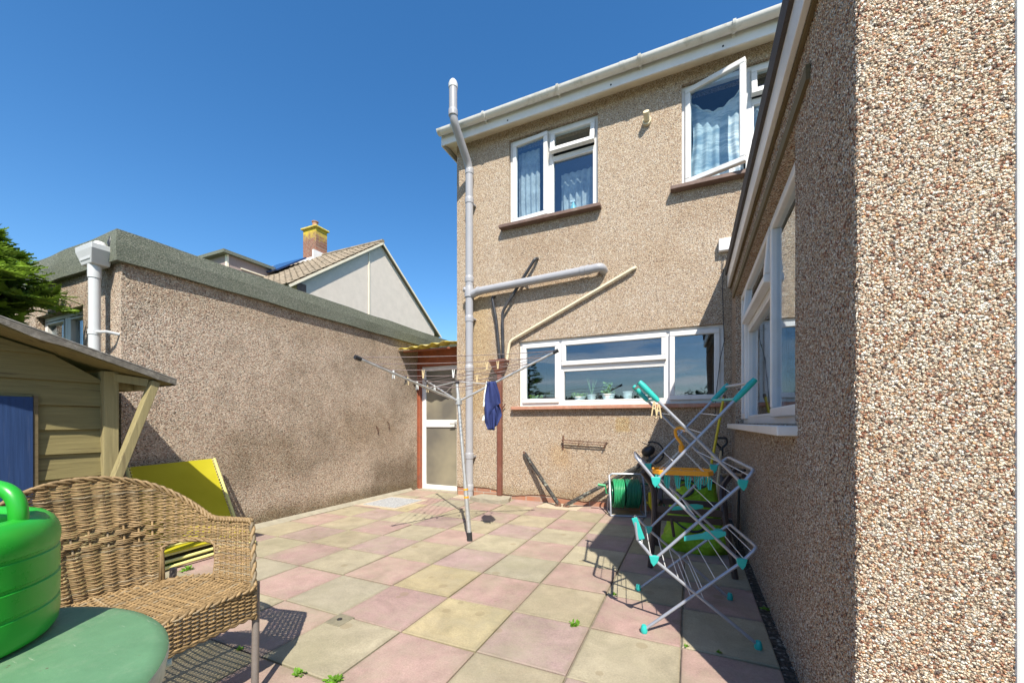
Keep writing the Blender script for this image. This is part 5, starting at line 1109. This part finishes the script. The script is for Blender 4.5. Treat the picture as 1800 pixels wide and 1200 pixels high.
q = MB(); q.tube([(dc.x+.012*math.cos(a), dc.y+.012*math.sin(a), .008) for a in [i*.628 for i in range(10)]], .0025, 6, closed=True); q.tube([(dc.x, dc.y, .004), (dc.x, dc.y, .010)], .007, 8); q.build('ring', M['black'], dt, smooth=True)
# weeds
def weed(p, r_, n, label, seed):
    rnd = random.Random(seed); q = MB()
    for i in range(n):
        a = rnd.random()*6.283; e_ = rnd.uniform(.1, .9); d = Vector((math.cos(a)*math.cos(e_), math.sin(a)*math.cos(e_), math.sin(e_)*.7)); ln_ = r_*rnd.uniform(.4, 1); sd = Vector((-math.sin(a), math.cos(a), 0))
        b_ = rnd.uniform(.7, 1.3); q.col = (.16*b_, .34*b_, .03*b_); o = Vector((p.x+rnd.gauss(0, r_*.25), p.y+rnd.gauss(0, r_*.25), .0)); m_ = o+d*ln_*.6; w_ = ln_*.22
        q.add([o, m_-sd*w_+Vector((0, 0, .004)), o+d*ln_, m_+sd*w_], [(0, 1, 2, 3)])
    o = q.build('weed', M['leaf'], None, vc=True); o['label'] = label; o['category'] = 'weed'; o['group'] = 'weeds in the paving joints'
    me = o.data; 
    for v in me.vertices: v.co.x -= p.x; v.co.y -= p.y
    o.location = (p.x, p.y, .002)
for i, (x, y, r_, lb) in enumerate(((1010, 1097, .04, 'leafy green weed in a joint of the sunny paving centre'), (303, 993, .09, 'sprawling green weed beside the folded yellow lounger'), (525, 1184, .035, 'tiny green weed in the joint near the wicker chair leg'), (590, 1197, .04, 'small green weed at the bottom edge of the photo'), (1346, 1071, .03, 'little weed in the gravel strip below the extension wall'), (1207, 1136, .015, 'small weed on the shadow edge near the airer foot'), (1264, 1147, .015, 'small weed in the shaded joint near the airer'), (330, 1001, .05, 'small weed trailing right of the lounger weed'), (1080, 1045, .02, 'tiny yellowing weed under the shadow of the airer'), (422, 1140, .022, 'small weed in the shade under the wicker chair'))):
    weed(onZ(x, y), r_, 34, lb, i)
# things on the kitchen window sill inside
zi = kw[2]+.06
def pot(x, r_, h__, lab, kind, mat='pegwhite', y=5.29):
    t = thing('plant_pot', (x, y, zi), lab, 'plant pot', 'pots on the kitchen windowsill'); q = MB(); q.lathe([(0, 0), (r_*.8, 0), (r_, h__), (r_*1.06, h__), (r_*1.06, h__-.01), (r_*.9, h__-.01), (0, h__-.012)], (x, y, zi), 18); q.build('pot', M[mat], t, smooth=True)
    rnd = random.Random(int(x*100)); q = MB()
    if kind == 'leafy':
        for i in range(110):
            a = rnd.random()*6.283; z = zi+h__+rnd.uniform(0, .15); rr__ = rnd.uniform(.01, .085); o = Vector((x+math.cos(a)*rr__, y+math.sin(a)*rr__, z)); d = Vector((rnd.gauss(0, 1), rnd.gauss(0, 1), rnd.gauss(0, .6))).normalized()*.022; s_ = Vector((rnd.gauss(0, 1), rnd.gauss(0, 1), rnd.gauss(0, 1))).normalized()*.013
            b_ = rnd.uniform(.8, 1.4); q.col = (.26*b_, .46*b_, .12*b_); q.add([o-d, o+s_, o+d, o-s_], [(0, 1, 2, 3)])
    elif kind == 'spiky':
        for i in range(9):
            a = rnd.random()*6.283; q.col = (.22, .36, .18); q.tube([(x, y, zi+h__-.01), (x+math.cos(a)*.05, y+math.sin(a)*.02, zi+h__+.13), (x+math.cos(a)*.08, y+math.sin(a)*.03, zi+h__+rnd.uniform(.17, .24))], [.005, .004, .001], 4)
    elif kind == 'seedling':
        for i in range(70):
            o = Vector((x+rnd.uniform(-.11, .11), y+rnd.uniform(-.04, .04), zi+h__+rnd.uniform(0, .05))); d = Vector((rnd.gauss(0, 1), rnd.gauss(0, 1), rnd.gauss(0, .5))).normalized()*.018; s_ = Vector((rnd.gauss(0, 1), rnd.gauss(0, 1), rnd.gauss(0, 1))).normalized()*.011
            b_ = rnd.uniform(.8, 1.3); q.col = (.25*b_, .42*b_, .07*b_); q.add([o-d, o+s_, o+d, o-s_], [(0, 1, 2, 3)])
    if q.v: q.build('plant', M['leaf'], t, vc=True)
for px_, r_, h__, lab, kd in ((943, .07, .04, 'seed tray of pale green seedlings behind the left kitchen casement', 'seedling'), (1019, .07, .05, 'pot of low bright green leaves left of the spiky plant', 'seedling'), (1040, .055, .07, 'pot with upright spiky leaves on the kitchen sill', 'spiky'), (1069, .075, .07, 'pot with bushy pale green leaves in the kitchen window', 'leafy'), (1103, .055, .09, 'plain empty white pot right of the bushy plant', 'none'), (1130, .05, .05, 'low white pot behind the airer top on the kitchen sill', 'none')):
    pot(onY(px_, 700, 5.29).x, r_*1.1, h__*1.25, lab, kd)
sx0 = onY(1008, 362, 5.36).x; t = thing('spray_bottle', (sx0, 5.36, 3.96), 'pale turquoise spray bottle with white trigger in the upper left window', 'spray bottle')
q = MB(); q.lathe([(0, 0), (.045, 0), (.047, .02), (.045, .11), (.018, .16), (.014, .18), (0, .18)], (sx0, 5.36, 3.96), 16); q.build('bottle', plain('turquoise_plastic', (.30, .60, .62), .3), t, smooth=True)
q = MB(); q.box(sx0-.045, sx0+.025, 5.345, 5.375, 4.14, 4.17); q.beam((sx0-.02, 5.36, 4.14), (sx0-.035, 5.36, 4.10), .01, .008); q.build('trigger', M['pegwhite'], t, bevel=.004)
